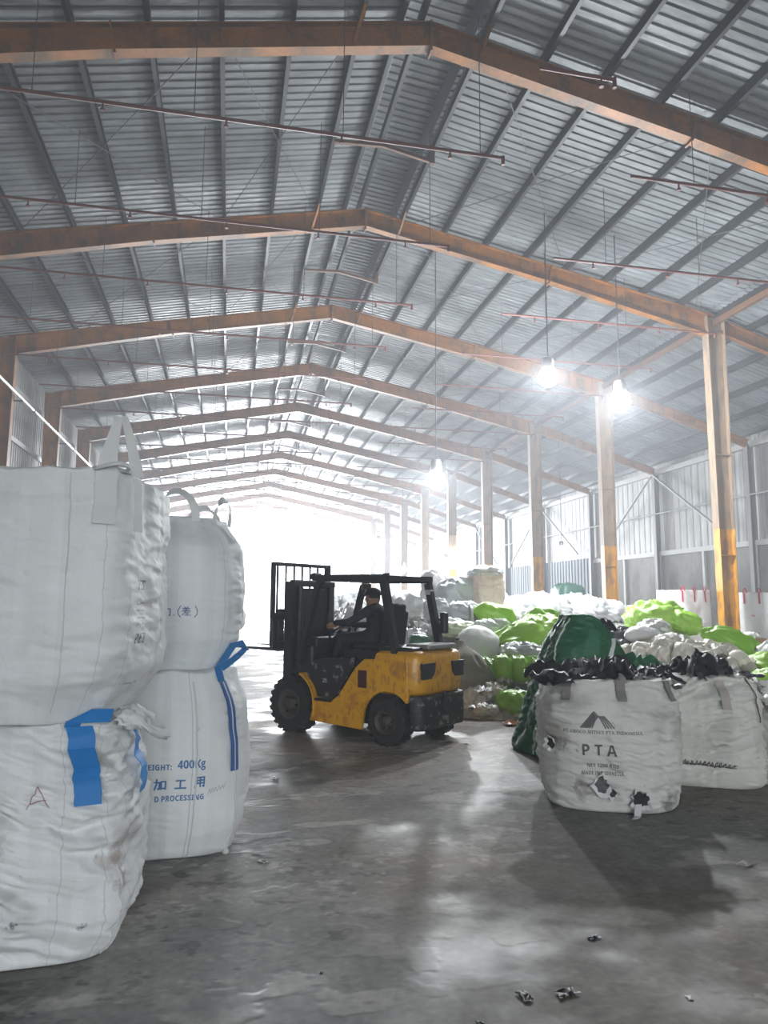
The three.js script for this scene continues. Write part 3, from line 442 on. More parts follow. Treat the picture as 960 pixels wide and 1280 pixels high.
// crumpled film: a folded sheet
function crumple(w, d, hgt, seed, n = 26) {
  const g = new THREE.PlaneGeometry(w, d, n, n), p = g.attributes.position;
  for (let i = 0; i < p.count; i++) { const x = p.getX(i), y = p.getY(i), q = 3.2 / Math.max(w, d); const e = 1 - Math.pow(Math.max(Math.abs(x) / w, Math.abs(y) / d) * 2, 3);
    const nx = fbm(x * q * 1.3 + seed, y * q * 1.3, 1.5, 2), ny = fbm(x * q * 1.3, y * q * 1.3 + seed, 7.5, 2), nz = ridged(x * q * 0.8 + seed * 2, y * q * 0.8, 3.3, 3);
    p.setXYZ(i, x + nx * w * 0.3, (nz - 0.25) * hgt * (0.35 + 0.65 * Math.max(0, e)), y + ny * d * 0.3); }
  g.computeVertexNormals(); return g;
}
const mBlack = phy({ color: lin(0.018, 0.017, 0.02), roughness: 0.48, clearcoat: 0.1, clearcoatRoughness: 0.4 });
const mGreyFilm = phy({ color: lin(0.22, 0.21, 0.21), roughness: 0.35 });
// torn opening: ragged dark patch with a frayed collar, sitting on the cloth
function tear(bag, a, v, r, parent, seed) {
  const R = rng(seed), n = 18, c = bag.surf(a, v, 0.004), q = bag.surf(a + 0.05, v, 0.004), u = V(q[0] - c[0], 0, q[2] - c[2]).normalize(), nrm = V(-u.z, 0, u.x).multiplyScalar(-1); const out = nrm.clone(); if (out.dot(V(c[0], 0, c[2])) < 0) out.multiplyScalar(-1);
  const rim = []; for (let i = 0; i < n; i++) { const t = i / n * 6.283, k = r * (0.7 + 0.5 * R()); rim.push([Math.cos(t) * k, Math.sin(t) * k * 1.1]); }
  const P = (x, y, o) => { const b = bag.surf(a + x / (bag.P / 6.283), v + y / bag.h, o); return b; };
  const pos = [], idx = []; const cc = P(0, 0, 0.022); pos.push(...cc); for (const [x, y] of rim) pos.push(...P(x, y, 0.018)); for (let i = 0; i < n; i++) idx.push(0, 1 + i, 1 + (i + 1) % n);
  const g = new THREE.BufferGeometry(); g.setAttribute('position', new THREE.Float32BufferAttribute(pos, 3)); g.setIndex(idx); g.computeVertexNormals();
  const h = part('torn_hole', g, mBlack, parent); h.userData.label = 'dark torn hole with frayed edge';
  const p2 = [], i2 = []; rim.forEach(([x, y], i) => { p2.push(...P(x, y, 0.019)); const k = 1.15 + 0.55 * R(); p2.push(...P(x * k, y * k - 0.008, 0.014 + 0.03 * R())); }); for (let i = 0; i < n; i++) { const A = 2 * i, B = 2 * ((i + 1) % n); i2.push(A, A + 1, B, B, A + 1, B + 1); }
  const g2 = new THREE.BufferGeometry(); g2.setAttribute('position', new THREE.Float32BufferAttribute(p2, 3)); g2.setIndex(i2); g2.computeVertexNormals(); part('frayed_edge', g2, mStrapW, h);
}
// F: the PTA bag
{
  const bag = fibc({ w: 1.06, d: 0.98, h: 1.0, seed: 42, bulge: 0.05, wr: 1.05, botN: 3.2, midN: 3, topN: 4, topS: 0.9, botS: 0.96, dome: 0.0, sag: 0.35 });
  const t = thing('jumbo_bag', 'worn white bag printed PTA with torn holes, standing on the floor at right', 'bag', [3.15, 0, -5.74], -0.37, 'big white bags with black film on the right');
  const map = clothTex(bag, [0.80, 0.80, 0.78], 0.6, 42, (k) => {
    const c = 'rgba(66,62,66,0.88)', m0 = -0.12;
    k.text('P T A', m0 + 0.0, 0.435, 0.085, c, 'sans-serif', 'bold', 'center', 0.95);
    k.text('PT. AMOCO MITSUI PTA INDONESIA', m0 + 0.02, 0.60, 0.024, c, 'serif', 'bold', 'center', 1); k.text('NET 1200 KGS', m0 + 0.02, 0.345, 0.03, c, 'sans-serif', 'bold', 'center', 0.9); k.text('MADE IN INDONESIA', m0 + 0.02, 0.285, 0.026, c, 'sans-serif', 'bold', 'center', 0.9);
    const { ctx } = k; ctx.strokeStyle = 'rgba(84,80,84,0.9)'; ctx.lineWidth = 0.010 * k.sy; // two striped peaks
    for (let i = 0; i < 5; i++) { ctx.beginPath(); ctx.moveTo(k.X(m0 - 0.13 + 0.021 * i), k.Y(0.645)); ctx.lineTo(k.X(m0 - 0.03 + 0.003 * i), k.Y(0.765 - 0.014 * i)); ctx.stroke(); }
    for (let i = 0; i < 4; i++) { ctx.beginPath(); ctx.moveTo(k.X(m0 + 0.115 - 0.02 * i), k.Y(0.645)); ctx.lineTo(k.X(m0 + 0.045 - 0.012 * i), k.Y(0.735 - 0.0 * i)); ctx.stroke(); }
    ctx.fillStyle = 'rgba(84,80,84,0.75)'; ctx.beginPath(); ctx.moveTo(k.X(m0 - 0.135), k.Y(0.64)); ctx.lineTo(k.X(m0 - 0.025), k.Y(0.775)); ctx.lineTo(k.X(m0 + 0.01), k.Y(0.735)); ctx.lineTo(k.X(m0 - 0.06), k.Y(0.64)); ctx.fill();
    k.blot(-0.4, 0.5, 0.05, 'rgba(60,56,54,0.15)', 20, 3); k.blot(0.45, 0.08, 0.1, 'rgba(70,66,60,0.12)', 30, 4); k.blot(-0.25, 0.2, 0.1, 'rgba(80,76,70,0.10)', 30, 7);
  });
  part('bag_body', bag.geo, cloth(map), t);
  for (const [a, mt] of [[-0.62, mStrapGrey], [0.12, mStrapGrey], [0.83, mStrapGrey]]) { sewn(bag, a, 1.0, 0.85, 0.07, mt, t); }
  loop(bag, 0.08, 0.16, 0.99, 0.05, 0.06, mStrapGrey, t);
  tear(bag, -0.20, 0.22, 0.055, t, 3); tear(bag, -0.06, 0.165, 0.03, t, 4); tear(bag, 0.31, 0.125, 0.055, t, 5); tear(bag, -0.88, 0.5, 0.045, t, 6);
  const s = bag.surf(0.29, 0.09, 0.01); part('torn_strip', ribbon([s, [s[0] - 0.01, 0.05, s[2] + 0.03], [s[0] - 0.02, 0.012, s[2] + 0.06], [s[0] - 0.05, 0.006, s[2] + 0.12]], 0.05, [[1, 0.2, 0], [1, 0, 0.1], [1, 0, 0.4], [0.8, 0, -0.3]]), mStrapW, t);
  const M = new THREE.Matrix4().makeRotationY(-0.37).setPosition(3.15, 0, -5.74), put = (o, x, y, z, ry = 0) => { const v = V(x, y, z).applyMatrix4(M); o.position.copy(v); o.rotation.y = ry - 0.37; return o; };
  put(solo('black_film', crumple(0.74, 0.6, 0.4, 11), mBlack, 'crumpled black plastic film bulging out of the PTA bag, left side', 'plastic film', 'black film in the bags'), -0.24, 0.94, 0.12, 0.2);
  put(solo('black_film', crumple(0.66, 0.62, 0.42, 17), mBlack, 'crumpled black plastic film in the middle of the PTA bag', 'plastic film', 'black film in the bags'), 0.12, 0.95, 0.0, 1.0);
  put(solo('grey_film', crumple(0.5, 0.45, 0.2, 23), mGreyFilm, 'grey glossy plastic film folded over the PTA bag, right rim', 'plastic film', 'grey film in the bags'), 0.28, 0.94, 0.14, 0.5);
  put(solo('black_film', crumple(0.4, 0.35, 0.16, 29), mBlack, 'small black film scrap hanging on the right rim of the PTA bag', 'plastic film', 'black film in the bags'), 0.4, 0.95, 0.0, 0.1);
  put(solo('grey_film', crumple(0.36, 0.3, 0.2, 61), mGreyFilm, 'grey-brown film lump on top of the PTA bag beside the green sack', 'plastic film', 'grey film in the bags'), -0.1, 1.04, -0.1, 0.1);
}
// G: second bag on the right
{
  const bag = fibc({ w: 1.06, d: 1.0, h: 0.95, seed: 57, bulge: 0.03, wr: 2.0, botN: 4, midN: 3.4, topN: 3.2, topS: 0.86, botS: 0.99, dome: 0.03, sag: 0.2, foldDir: -1 });
  const t = thing('jumbo_bag', 'wrinkled white bag with a row of black stitches, right of the PTA bag', 'bag', [4.4, 0, -6.3], -0.5, 'big white bags with black film on the right');
  const map = clothTex(bag, [0.83, 0.83, 0.80], 0.25, 57, (k) => { const R = rng(9); for (let i = 0; i < 16; i++) { const x = -0.28 + 0.033 * i; k.lines([[[0, R() * 0.3], [0.3 + R() * 0.3, 0.6 + 0.4 * R()], [0.5, R() * 0.4], [0.9, 0.3 + 0.5 * R()]], [[0, 0.2], [1, 0.15 + 0.2 * R()]]], x, 0.20 - 0.002 * i, 0.05, 'rgba(48,46,44,0.85)', 0.008); } });
  part('bag_body', bag.geo, cloth(map), t);
  sewn(bag, 0.36, 0.97, 0.72, 0.075, std({ color: lin(0.42, 0.38, 0.34), roughness: 0.7 }), t); sewn(bag, -0.5, 0.95, 0.74, 0.09, mStrapW, t); sewn(bag, 0.86, 1.0, 0.6, 0.012, mBlack, t, 'black_cord');
  const M = new THREE.Matrix4().makeRotationY(-0.5).setPosition(4.4, 0, -6.3), put = (o, x, y, z, ry = 0) => { o.position.copy(V(x, y, z).applyMatrix4(M)); o.rotation.y = ry; return o; };
  put(solo('black_film', crumple(0.6, 0.5, 0.46, 71), mBlack, 'bunched black film on top of the right wrinkled bag', 'plastic film', 'black film in the bags'), 0.02, 0.93, 0.1, 0.4);
  put(solo('black_film', crumple(0.5, 0.4, 0.22, 77), mBlack, 'flat black film on the left half of the right wrinkled bag', 'plastic film', 'black film in the bags'), -0.3, 0.92, 0.0, 1.4);
  put(solo('grey_film', crumple(0.45, 0.4, 0.2, 83), std({ color: lin(0.07, 0.07, 0.078), roughness: 0.4 }), 'slate grey film on the right half of the right wrinkled bag', 'plastic film', 'grey film in the bags'), 0.3, 0.92, 0.05, 0.1);
}
// H: the dark green sack leaning behind the PTA bag
{
  const bag = fibc({ w: 1.45, d: 0.95, h: 1.48, seed: 64, bulge: 0.02, wr: 0.7, botN: 5, midN: 5, topN: 4, topS: 0.9, botS: 0.98, dome: 0.02 });
  const bend = (x, y, z) => { const k = y / 1.48, x2 = x + 0.52 * k * smooth(-x, -0.5, 0.6) + 0.06 * k; return [x2, y - 0.62 * smooth(x2, 0.05, 0.8) * smooth(k, 0.3, 1) * k, z * (1 - 0.35 * k) - 0.1 * k]; };
  const p = bag.geo.attributes.position; for (let i = 0; i < p.count; i++) p.setXYZ(i, ...bend(p.getX(i), p.getY(i), p.getZ(i))); bag.geo.computeVertexNormals(); const flat0 = bag.surf; bag.surf = (...q) => bend(...flat0(...q));
  const t = thing('green_sack', 'tall dark green woven sack leaning behind the PTA bag', 'sack', [3.86, 0, -7.62], 0.12);
  const map = clothTex(bag, [0.055, 0.36, 0.22], 0.25, 64, (k) => { k.ctx.fillStyle = 'rgba(120,150,135,0.28)'; k.ctx.fillRect(k.X(-0.5), k.Y(1.33), 0.26 * k.sx, 0.28 * k.sy); }, 300);
  part('sack_body', bag.geo, std({ map, roughness: 0.45, bumpMap: weaveBmp, bumpScale: 0.002 }), t);
  seamLine(bag, -1.2, 0.02, 0.97, t, std({ color: lin(0.5, 0.6, 0.5), roughness: 0.7 }), 0.011);
  part('white_cord', ribbon([[0.02, 0.72], [0.1, 0.8], [0.2, 0.88], [0.3, 0.97]].map(([a, v]) => bag.surf(a, v, 0.015)), 0.05, [1, 0, 0.2]), mStrapW, t);
  const fl = solo('green_sheet', crumple(0.8, 0.55, 0.3, 91), std({ color: lin(0.012, 0.19, 0.075), roughness: 0.4 }), 'loose green woven sheet spilling right of the dark green sack', 'sheet'); fl.position.set(4.55, 0.86, -7.4); fl.rotation.set(0.5, 0.2, -0.2);
  const fb = solo('black_film', crumple(0.42, 0.36, 0.3, 95), mBlack, 'black film tuft on top of the dark green sack', 'plastic film', 'black film in the bags'); fb.position.set(4.2, 1.3, -7.8);
}

// ---------- forklift: +x forward, +z its right side, origin under the rear axle ----------
const FK = { pos: [2.2, 0, -8.55], turn: 130.2 * Math.PI / 180 };
{
  const bodyTex = dataTex(512, 512, (u, v, c) => { const b = pf(u, v, 6, 6, 401, 6), d = smooth(pf(u, v, 10, 10, 411, 6), 0.56, 0.68), s = smooth(pf(u, v, 40, 16, 421, 4), 0.62, 0.74); const t = 1 + 0.16 * (b - 0.5); c[0] = (0.83 - 0.1 * d - 0.16 * s) * t; c[1] = (0.60 - 0.09 * d - 0.13 * s) * t; c[2] = (0.09 + 0.04 * d + 0.06 * s) * t; }, true, [1, 1]);
  const mY = phy({ map: bodyTex, roughness: 0.42, clearcoat: 0.3, clearcoatRoughness: 0.3 });
  const blkTex = dataTex(256, 256, (u, v, c) => { const b = pf(u, v, 8, 8, 431, 5), s = smooth(pf(u, v, 14, 14, 441, 5), 0.6, 0.7); c[0] = 0.10 + 0.07 * b + 0.32 * s; c[1] = 0.10 + 0.07 * b + 0.31 * s; c[2] = 0.105 + 0.07 * b + 0.30 * s; }, true, [1.2, 1.2]);
  const mK = std({ map: blkTex, roughness: 0.55 }), mBlk = std({ color: lin(0.016, 0.018, 0.022), roughness: 0.5 }), mRub = std({ color: lin(0.017, 0.017, 0.018), roughness: 0.85 }), mRim = std({ color: lin(0.06, 0.055, 0.05), roughness: 0.6, metalness: 0.3 }), mSteel = std({ color: lin(0.04, 0.042, 0.045), roughness: 0.45, metalness: 0.5 }), mSeat = std({ color: lin(0.02, 0.02, 0.022), roughness: 0.7 }), mChrome = std({ color: lin(0.5, 0.5, 0.52), roughness: 0.25, metalness: 0.9 });
  const t = thing('forklift', 'yellow and black forklift truck with raised forks standing in the middle aisle', 'forklift', FK.pos, FK.turn);
  function wheel(x, z, R, W, lugs) {
    const s = Math.sign(z), pts = [[R * 0.55, -W / 2], [R * 0.8, -W / 2 * 1.02], [R * 0.95, -W / 2 * 0.92], [R, -W / 2 * 0.7], [R, W / 2 * 0.7], [R * 0.95, W / 2 * 0.92], [R * 0.8, W / 2 * 1.02], [R * 0.55, W / 2]].map((p) => new THREE.Vector2(...p));
    const g = new THREE.LatheGeometry(pts, 40); g.rotateX(Math.PI / 2); const list = [g];
    for (let i = 0; i < lugs; i++) for (const k of [-1, 1]) { const b = box(R * 0.16, R * 0.10, W * 0.5); b.rotateY(k * 0.45); b.translate(0, R * 0.975, k * W * 0.25); b.rotateZ(i / lugs * 6.2832 + (k > 0 ? 3.1416 / lugs : 0)); list.push(b); }
    const wgrp = part('wheel', merge(list), mRub, t); wgrp.position.set(x, R * 1.01, z);
    const hub = new THREE.LatheGeometry([[0.0, 0.04], [R * 0.18, 0.05], [R * 0.22, 0.0], [R * 0.38, -0.02], [R * 0.5, 0.03], [R * 0.58, 0.04], [R * 0.58, -0.06]].map(([a, b]) => new THREE.Vector2(a, b)), 32); hub.rotateX(s * Math.PI / 2); hub.translate(0, 0, s * W * 0.38);
    part('rim', hub, mRim, wgrp);
    const nuts = []; for (let i = 0; i < 6; i++) { const n = new THREE.CylinderGeometry(0.013, 0.013, 0.03, 6); n.rotateX(Math.PI / 2); n.translate(Math.cos(i * 1.047) * R * 0.3, Math.sin(i * 1.047) * R * 0.3, s * (W * 0.38 + 0.01)); nuts.push(n); }
    const nn = part('wheel_nuts', merge(nuts), mSteel, wgrp); nn.userData.kind = 'stuff';
  }
  wheel(1.5, -0.47, 0.335, 0.24, 22); wheel(1.5, 0.47, 0.335, 0.24, 22); wheel(0, -0.46, 0.27, 0.2, 20); wheel(0, 0.46, 0.27, 0.2, 20);
  // side frames in yellow with the rear wheel arch cut in
  const arch = []; for (let i = 0; i <= 10; i++) { const a = Math.PI * (0.02 + 0.74 * i / 10); arch.push([0.36 * Math.cos(a), 0.24 + 0.36 * Math.sin(a)]); }
  const side = [[1.27, 0.17], [1.30, 0.30], [1.26, 0.42], [0.86, 0.42], [0.74, 0.50], [0.48, 0.84], [0.34, 0.95], [-0.28, 0.97], [-0.29, 0.50], ...arch.reverse(), [0.38, 0.14]];
  const lf = side; for (const s of [-1, 1]) part('side_frame', boxUV(extrude(lf, 0.05, 0.01).translate(0, 0, s * 0.5)), mY, t);
  part('chassis', merge([rbox(1.7, 0.34, 0.5, 0.02, 0.75, 0.33, 0), rbox(1.0, 0.5, 0.9, 0.03, 0.4, 0.68, 0), rbox(0.3, 0.16, 1.0, 0.02, 1.12, 0.36, 0)]), mBlk, t);
  part('rear_axle', rod([0, 0.28, -0.4], [0, 0.28, 0.4], 0.06, 12), mBlk, t);
  // curved front fender strips
  for (const s of [-1, 1]) { const pts = [], ac = [0, 0, 1]; for (let i = 0; i <= 12; i++) { const a = lerp(0.62, 1.12, i / 12) * Math.PI; pts.push([1.5 + 0.40 * Math.cos(a), 0.36 + 0.40 * Math.sin(a) * 0.98, s * 0.47]); } part('front_fender', ribbon(pts, 0.2, ac, 0.02), mY, t); }
  // counterweight, yellow above and black below
  const plan = (x0, x1, hw, r) => { const p = []; p.push([x1, -hw], [x1, hw]); for (let i = 0; i <= 8; i++) { const a = Math.PI / 2 + i / 8 * Math.PI / 2; p.push([x0 + r + r * Math.cos(a), hw - r + r * Math.sin(a)]); } for (let i = 0; i <= 8; i++) { const a = Math.PI + i / 8 * Math.PI / 2; p.push([x0 + r + r * Math.cos(a), -hw + r + r * Math.sin(a)]); } return p; };
  const slab = (p, y0, y1, bev) => { const g = extrude(p, y1 - y0, bev); g.rotateX(-Math.PI / 2); g.translate(0, (y0 + y1) / 2, 0); return g; };
  const cw = part('counterweight', boxUV(toCreasedNormals(slab(plan(-0.42, 0.18, 0.52, 0.2), 0.56, 1.06, 0.085), 0.9)), mY, t);
  part('lower_counterweight', boxUV(toCreasedNormals(slab(plan(-0.44, -0.30, 0.5, 0.12), 0.19, 0.57, 0.03), 0.9)), mK, t);
  for (const [s, zc] of [[-1, -0.3], [1, 0.3]]) part('air_vent', extrude([[-0.13, 0.09], [0.14, 0.09], [0.13, -0.09], [-0.04, -0.09], [-0.11, -0.03]].map(([a, b]) => [a * s * 1, b]), 0.03, 0.004).rotateY(-Math.PI / 2).translate(-0.42, 0.84, zc), mBlk, cw);
  part('tow_pin', merge([rod([-0.45, 0.36, 0], [-0.45, 0.6, 0], 0.02, 10), rbox(0.06, 0.12, 0.16, 0.01, -0.44, 0.46, 0)]), mBlk, t);
  part('reflector', rbox(0.13, 0.2, 0.012, 0.008, 0.36, 0.72, -0.53), std({ color: lin(0.06, 0.012, 0.012), roughness: 0.4 }), t);
  // black engine cover, seat deck and step
  part('engine_hood', merge([rbox(0.8, 0.2, 0.86, 0.04, 0.34, 0.94, 0), rbox(0.5, 0.1, 0.9, 0.03, -0.05, 1.05, 0)]), mBlk, t);
  part('side_cover', extrude([[0.80, 0.47], [1.24, 0.45], [1.3, 0.86], [1.05, 0.92], [0.5, 0.96], [0.52, 0.86]], 0.05, 0.01).translate(0, 0, -0.47), mK, t);
  part('side_cover', extrude([[0.80, 0.47], [1.24, 0.45], [1.3, 0.86], [1.05, 0.92], [0.5, 0.96], [0.52, 0.86]], 0.05, 0.01).translate(0, 0, 0.47), mK, t);
  { const c = document.createElement('canvas'); c.width = 128; c.height = 64; const x = c.getContext('2d'); x.fillStyle = '#26282b'; x.fillRect(0, 0, 128, 64); x.fillStyle = '#b9bdc0'; x.font = 'bold 56px sans-serif'; x.textAlign = 'center'; x.fillText('25', 64, 52); const tx = new THREE.CanvasTexture(c); tx.colorSpace = THREE.SRGBColorSpace; const pl = new THREE.PlaneGeometry(0.15, 0.075); pl.rotateY(Math.PI); pl.translate(0.98, 0.66, -0.4975); part('number_plate', pl, std({ map: tx, roughness: 0.5 }), t).userData.label = 'number 25 decal'; }
  part('step', merge([rbox(0.42, 0.03, 0.2, 0.01, 1.05, 0.43, -0.46), rbox(0.42, 0.03, 0.2, 0.01, 1.05, 0.43, 0.46)]), mBlk, t).userData.kind = 'stuff';
  const seat = part('seat', rbox(0.46, 0.1, 0.46, 0.04, 0.34, 1.06, 0, 4), mSeat, t);
  part('backrest', rbox(0.1, 0.44, 0.44, 0.045, 0, 0, 0, 4).rotateZ(0.14).translate(0.09, 1.3, 0), mSeat, seat); part('head_cushion', rbox(0.09, 0.16, 0.3, 0.04, 0, 0, 0, 3).rotateZ(0.14).translate(0.05, 1.52, 0), mSeat, seat);
  part('front_cowl', merge([rbox(0.24, 0.66, 0.82, 0.04, 1.4, 0.74, 0), rbox(0.16, 0.14, 0.7, 0.03, 1.34, 1.1, 0)]), mBlk, t);
  part('steering_column', rod([1.3, 0.9, -0.06], [1.08, 1.2, -0.06], 0.035, 10), mBlk, t);
  const sw = part('steering_wheel', merge([new THREE.TorusGeometry(0.15, 0.014, 8, 36), rod([-0.15, 0, 0], [0.15, 0, 0], 0.01, 6), rod([0, 0, 0], [0, -0.15, 0], 0.01, 6), rod([0, 0, -0.03], [0, 0, 0.02], 0.035, 12)]), mBlk, t); sw.position.set(1.06, 1.23, -0.06); sw.rotation.set(0, Math.PI / 2, 0); sw.rotateX(-0.95);
  for (const [x, h, z] of [[1.2, 0.24, 0.16], [1.2, 0.22, 0.22], [1.22, 0.2, 0.28]]) { const l = part('control_lever', rod([x, 1.1, z], [x - 0.05, 1.1 + h, z], 0.009, 6), mChrome, t); part('knob', new THREE.SphereGeometry(0.022, 10, 8).translate(x - 0.05, 1.1 + h, z), mBlk, l); }
  // overhead guard
  const gTop = 1.93;
  for (const s of [-1, 1]) {
    part('front_pillar', merge([bar([1.46, 0.85, s * 0.46], [1.16, gTop - 0.1, s * 0.45], 0.07, 0.07, V(0, 0, 1)), bar([1.165, gTop - 0.13, s * 0.45], [1.08, gTop - 0.03, s * 0.45], 0.07, 0.07, V(0, 0, 1))]), mBlk, t);
    part('rear_pillar', merge([bar([-0.08, 1.02, s * 0.46], [0.1, gTop - 0.08, s * 0.46], 0.08, 0.08, V(0, 0, 1))]), mBlk, t);
    part('roof_rail', bar([0.06, gTop - 0.035, s * 0.46], [1.16, gTop - 0.02, s * 0.46], 0.08, 0.085), mBlk, t);
  }
  for (const x of [0.07, 0.28, 0.46, 0.64, 0.82, 1.0, 1.15]) part('roof_bar', bar([x, gTop - 0.03, -0.46], [x, gTop - 0.03, 0.46], x === 0.07 || x === 1.15 ? 0.08 : 0.035, 0.05), mBlk, t);
  part('work_light', merge([rbox(0.08, 0.1, 0.12, 0.02, 1.2, gTop + 0.0, -0.44), rod([1.2, gTop, -0.5], [1.2, gTop, -0.38], 0.05, 14)]), mBlk, t);
  part('mirror', rbox(0.03, 0.09, 0.19, 0.02, 0.92, gTop - 0.12, 0.22), std({ color: lin(0.05, 0.055, 0.06), roughness: 0.2, metalness: 0.7 }), t);
  part('beacon', merge([rod([0.5, gTop, 0.1], [0.5, gTop + 0.05, 0.1], 0.05, 14, 0.04)]), mBlk, t);
  const rl = part('rear_light', rbox(0.08, 0.26, 0.1, 0.02, -0.1, 1.36, 0.52), mBlk, t); part('bracket', bar([-0.02, 1.4, 0.48], [-0.09, 1.4, 0.5], 0.03, 0.03), mBlk, rl);
  part('pillar_marker', rbox(0.085, 0.07, 0.085, 0.01, 0.08, 1.74, 0.46), std({ color: lin(0.4, 0.4, 0.4), roughness: 0.5 }), t);
  part('gas_bottle_cover', rbox(0.34, 0.06, 0.6, 0.03, -0.22, 1.1, 0.05), mStrapGrey, t);
  // mast
  for (const s of [-1, 1]) {
    part('outer_mast_rail', merge([box(0.14, 1.78, 0.025, 1.96, 0.99, s * 0.40), box(0.025, 1.78, 0.09, 1.9, 0.99, s * 0.36), box(0.025, 1.78, 0.09, 2.02, 0.99, s * 0.36)]), mSteel, t);
    part('inner_mast_rail', merge([box(0.12, 1.76, 0.025, 1.98, 1.0, s * 0.30), box(0.02, 1.76, 0.07, 1.93, 1.0, s * 0.27), box(0.02, 1.76, 0.07, 2.03, 1.0, s * 0.27)]), mSteel, t);
    part('lift_cylinder', merge([rod([1.86, 0.2, s * 0.3], [1.86, 1.5, s * 0.3], 0.045, 14), rod([1.86, 1.5, s * 0.3], [1.86, 1.82, s * 0.3], 0.025, 12)]), mBlk, t);
    part('tilt_cylinder', rod([1.2, 0.55, s * 0.36], [1.9, 0.75, s * 0.36], 0.04, 12), mBlk, t);
    part('lift_chain', bar([1.99, 0.5, s * 0.13], [1.99, 1.8, s * 0.13], 0.02, 0.045), mSteel, t);
    part('hose', tube([[1.9, 0.5, s * 0.2], [1.88, 1.2, s * 0.21], [1.92, 1.75, s * 0.18], [2.0, 1.82, s * 0.14], [2.04, 1.6, s * 0.12], [2.05, 1.2, s * 0.1]], 0.018, 40, 6), mRub, t);
  }
  for (const [y, h] of [[1.85, 0.08], [1.2, 0.1], [0.35, 0.2]]) part('mast_crossbar', rbox(0.06, h, 0.82, 0.01, 1.9, y, 0), mSteel, t);
  part('mast_top', rbox(0.1, 0.05, 0.66, 0.01, 1.98, 1.88, 0), mSteel, t); part('mast_guard', rbox(0.02, 0.95, 0.5, 0.008, 1.88, 1.32, 0), mBlk, t);
  // carriage, backrest and forks
  part('carriage', merge([rbox(0.06, 0.1, 1.02, 0.01, 2.14, 0.98, 0), rbox(0.06, 0.1, 1.02, 0.01, 2.14, 1.36, 0), box(0.05, 0.46, 0.08, 2.1, 1.17, -0.27), box(0.05, 0.46, 0.08, 2.1, 1.17, 0.27), rbox(0.06, 0.48, 0.1, 0.02, 2.14, 1.17, -0.5), rbox(0.06, 0.48, 0.1, 0.02, 2.14, 1.17, 0.5)]), mSteel, t);
  const lb = part('load_backrest', merge([bar([2.12, 1.3, -0.54], [2.12, 2.07, -0.54], 0.05, 0.05), bar([2.12, 1.3, 0.54], [2.12, 2.07, 0.54], 0.05, 0.05), bar([2.12, 2.05, -0.565], [2.12, 2.05, 0.565], 0.05, 0.05)]), mSteel, t);
  for (let i = -3; i <= 3; i++) part('backrest_bar', bar([2.12, 1.4, i * 0.155], [2.12, 2.04, i * 0.155], 0.022, 0.022), mSteel, lb);
  for (const s of [-1, 1]) part('fork', merge([rbox(0.045, 0.56, 0.11, 0.008, 2.2, 1.18, s * 0.32), extrude([[2.18, 0.9], [3.28, 0.93], [3.28, 0.942], [2.25, 0.95], [2.18, 1.0]], 0.11, 0.004).translate(0, 0, s * 0.32)]), mSteel, t);
  for (const m of t.children) { if (/mast|lift_|tilt|hose|carriage|load|fork/.test(m.name) && m.name !== 'forklift') m.position.x -= 0.24; if (/carriage|load|^fork/.test(m.name)) m.position.y += 0.06; if (m.name === 'seat') m.position.x += 0.2; if (/steering/.test(m.name)) m.position.x += 0.06; }
}

// ---------- the driver ----------
function cubes(res, lo, size, field, color) {
  const mc = new MarchingCubes(res, new THREE.MeshBasicMaterial(), false, false, 60000), h = res / 2; mc.isolation = 0;
  for (let k = 0; k < res; k++) for (let j = 0; j < res; j++) for (let i = 0; i < res; i++) mc.field[i + j * res + k * res * res] = -field(lo[0] + size * ((i - h) / h + 1) / 2, lo[1] + size * ((j - h) / h + 1) / 2, lo[2] + size * ((k - h) / h + 1) / 2);
  mc.update(); const n = mc.count, pos = new Float32Array(n * 3), nor = new Float32Array(n * 3), col = new Float32Array(n * 3);
  for (let i = 0; i < n; i++) { const p = [0, 1, 2].map((c) => lo[c] + size * (mc.positionArray[3 * i + c] + 1) / 2); pos.set(p, 3 * i); nor.set([mc.normalArray[3 * i], mc.normalArray[3 * i + 1], mc.normalArray[3 * i + 2]], 3 * i); col.set(color(...p), 3 * i); }
  const g = new THREE.BufferGeometry(); g.setAttribute('position', new THREE.BufferAttribute(pos, 3)); g.setAttribute('color', new THREE.BufferAttribute(col, 3)); const m = mergeVertices(g, 1e-4); m.computeVertexNormals(); return m.toNonIndexed();
}
function capsule(p, a, b, ra, rb) { const ab = [b[0] - a[0], b[1] - a[1], b[2] - a[2]], ap = [p[0] - a[0], p[1] - a[1], p[2] - a[2]]; const t = clamp((ap[0] * ab[0] + ap[1] * ab[1] + ap[2] * ab[2]) / (ab[0] ** 2 + ab[1] ** 2 + ab[2] ** 2 + 1e-9), 0, 1); return Math.hypot(ap[0] - ab[0] * t, ap[1] - ab[1] * t, ap[2] - ab[2] * t) - lerp(ra, rb, t); }
const smin = (a, b, k) => { const h = clamp(0.5 + 0.5 * (b - a) / k, 0, 1); return lerp(b, a, h) - k * h * (1 - h); };
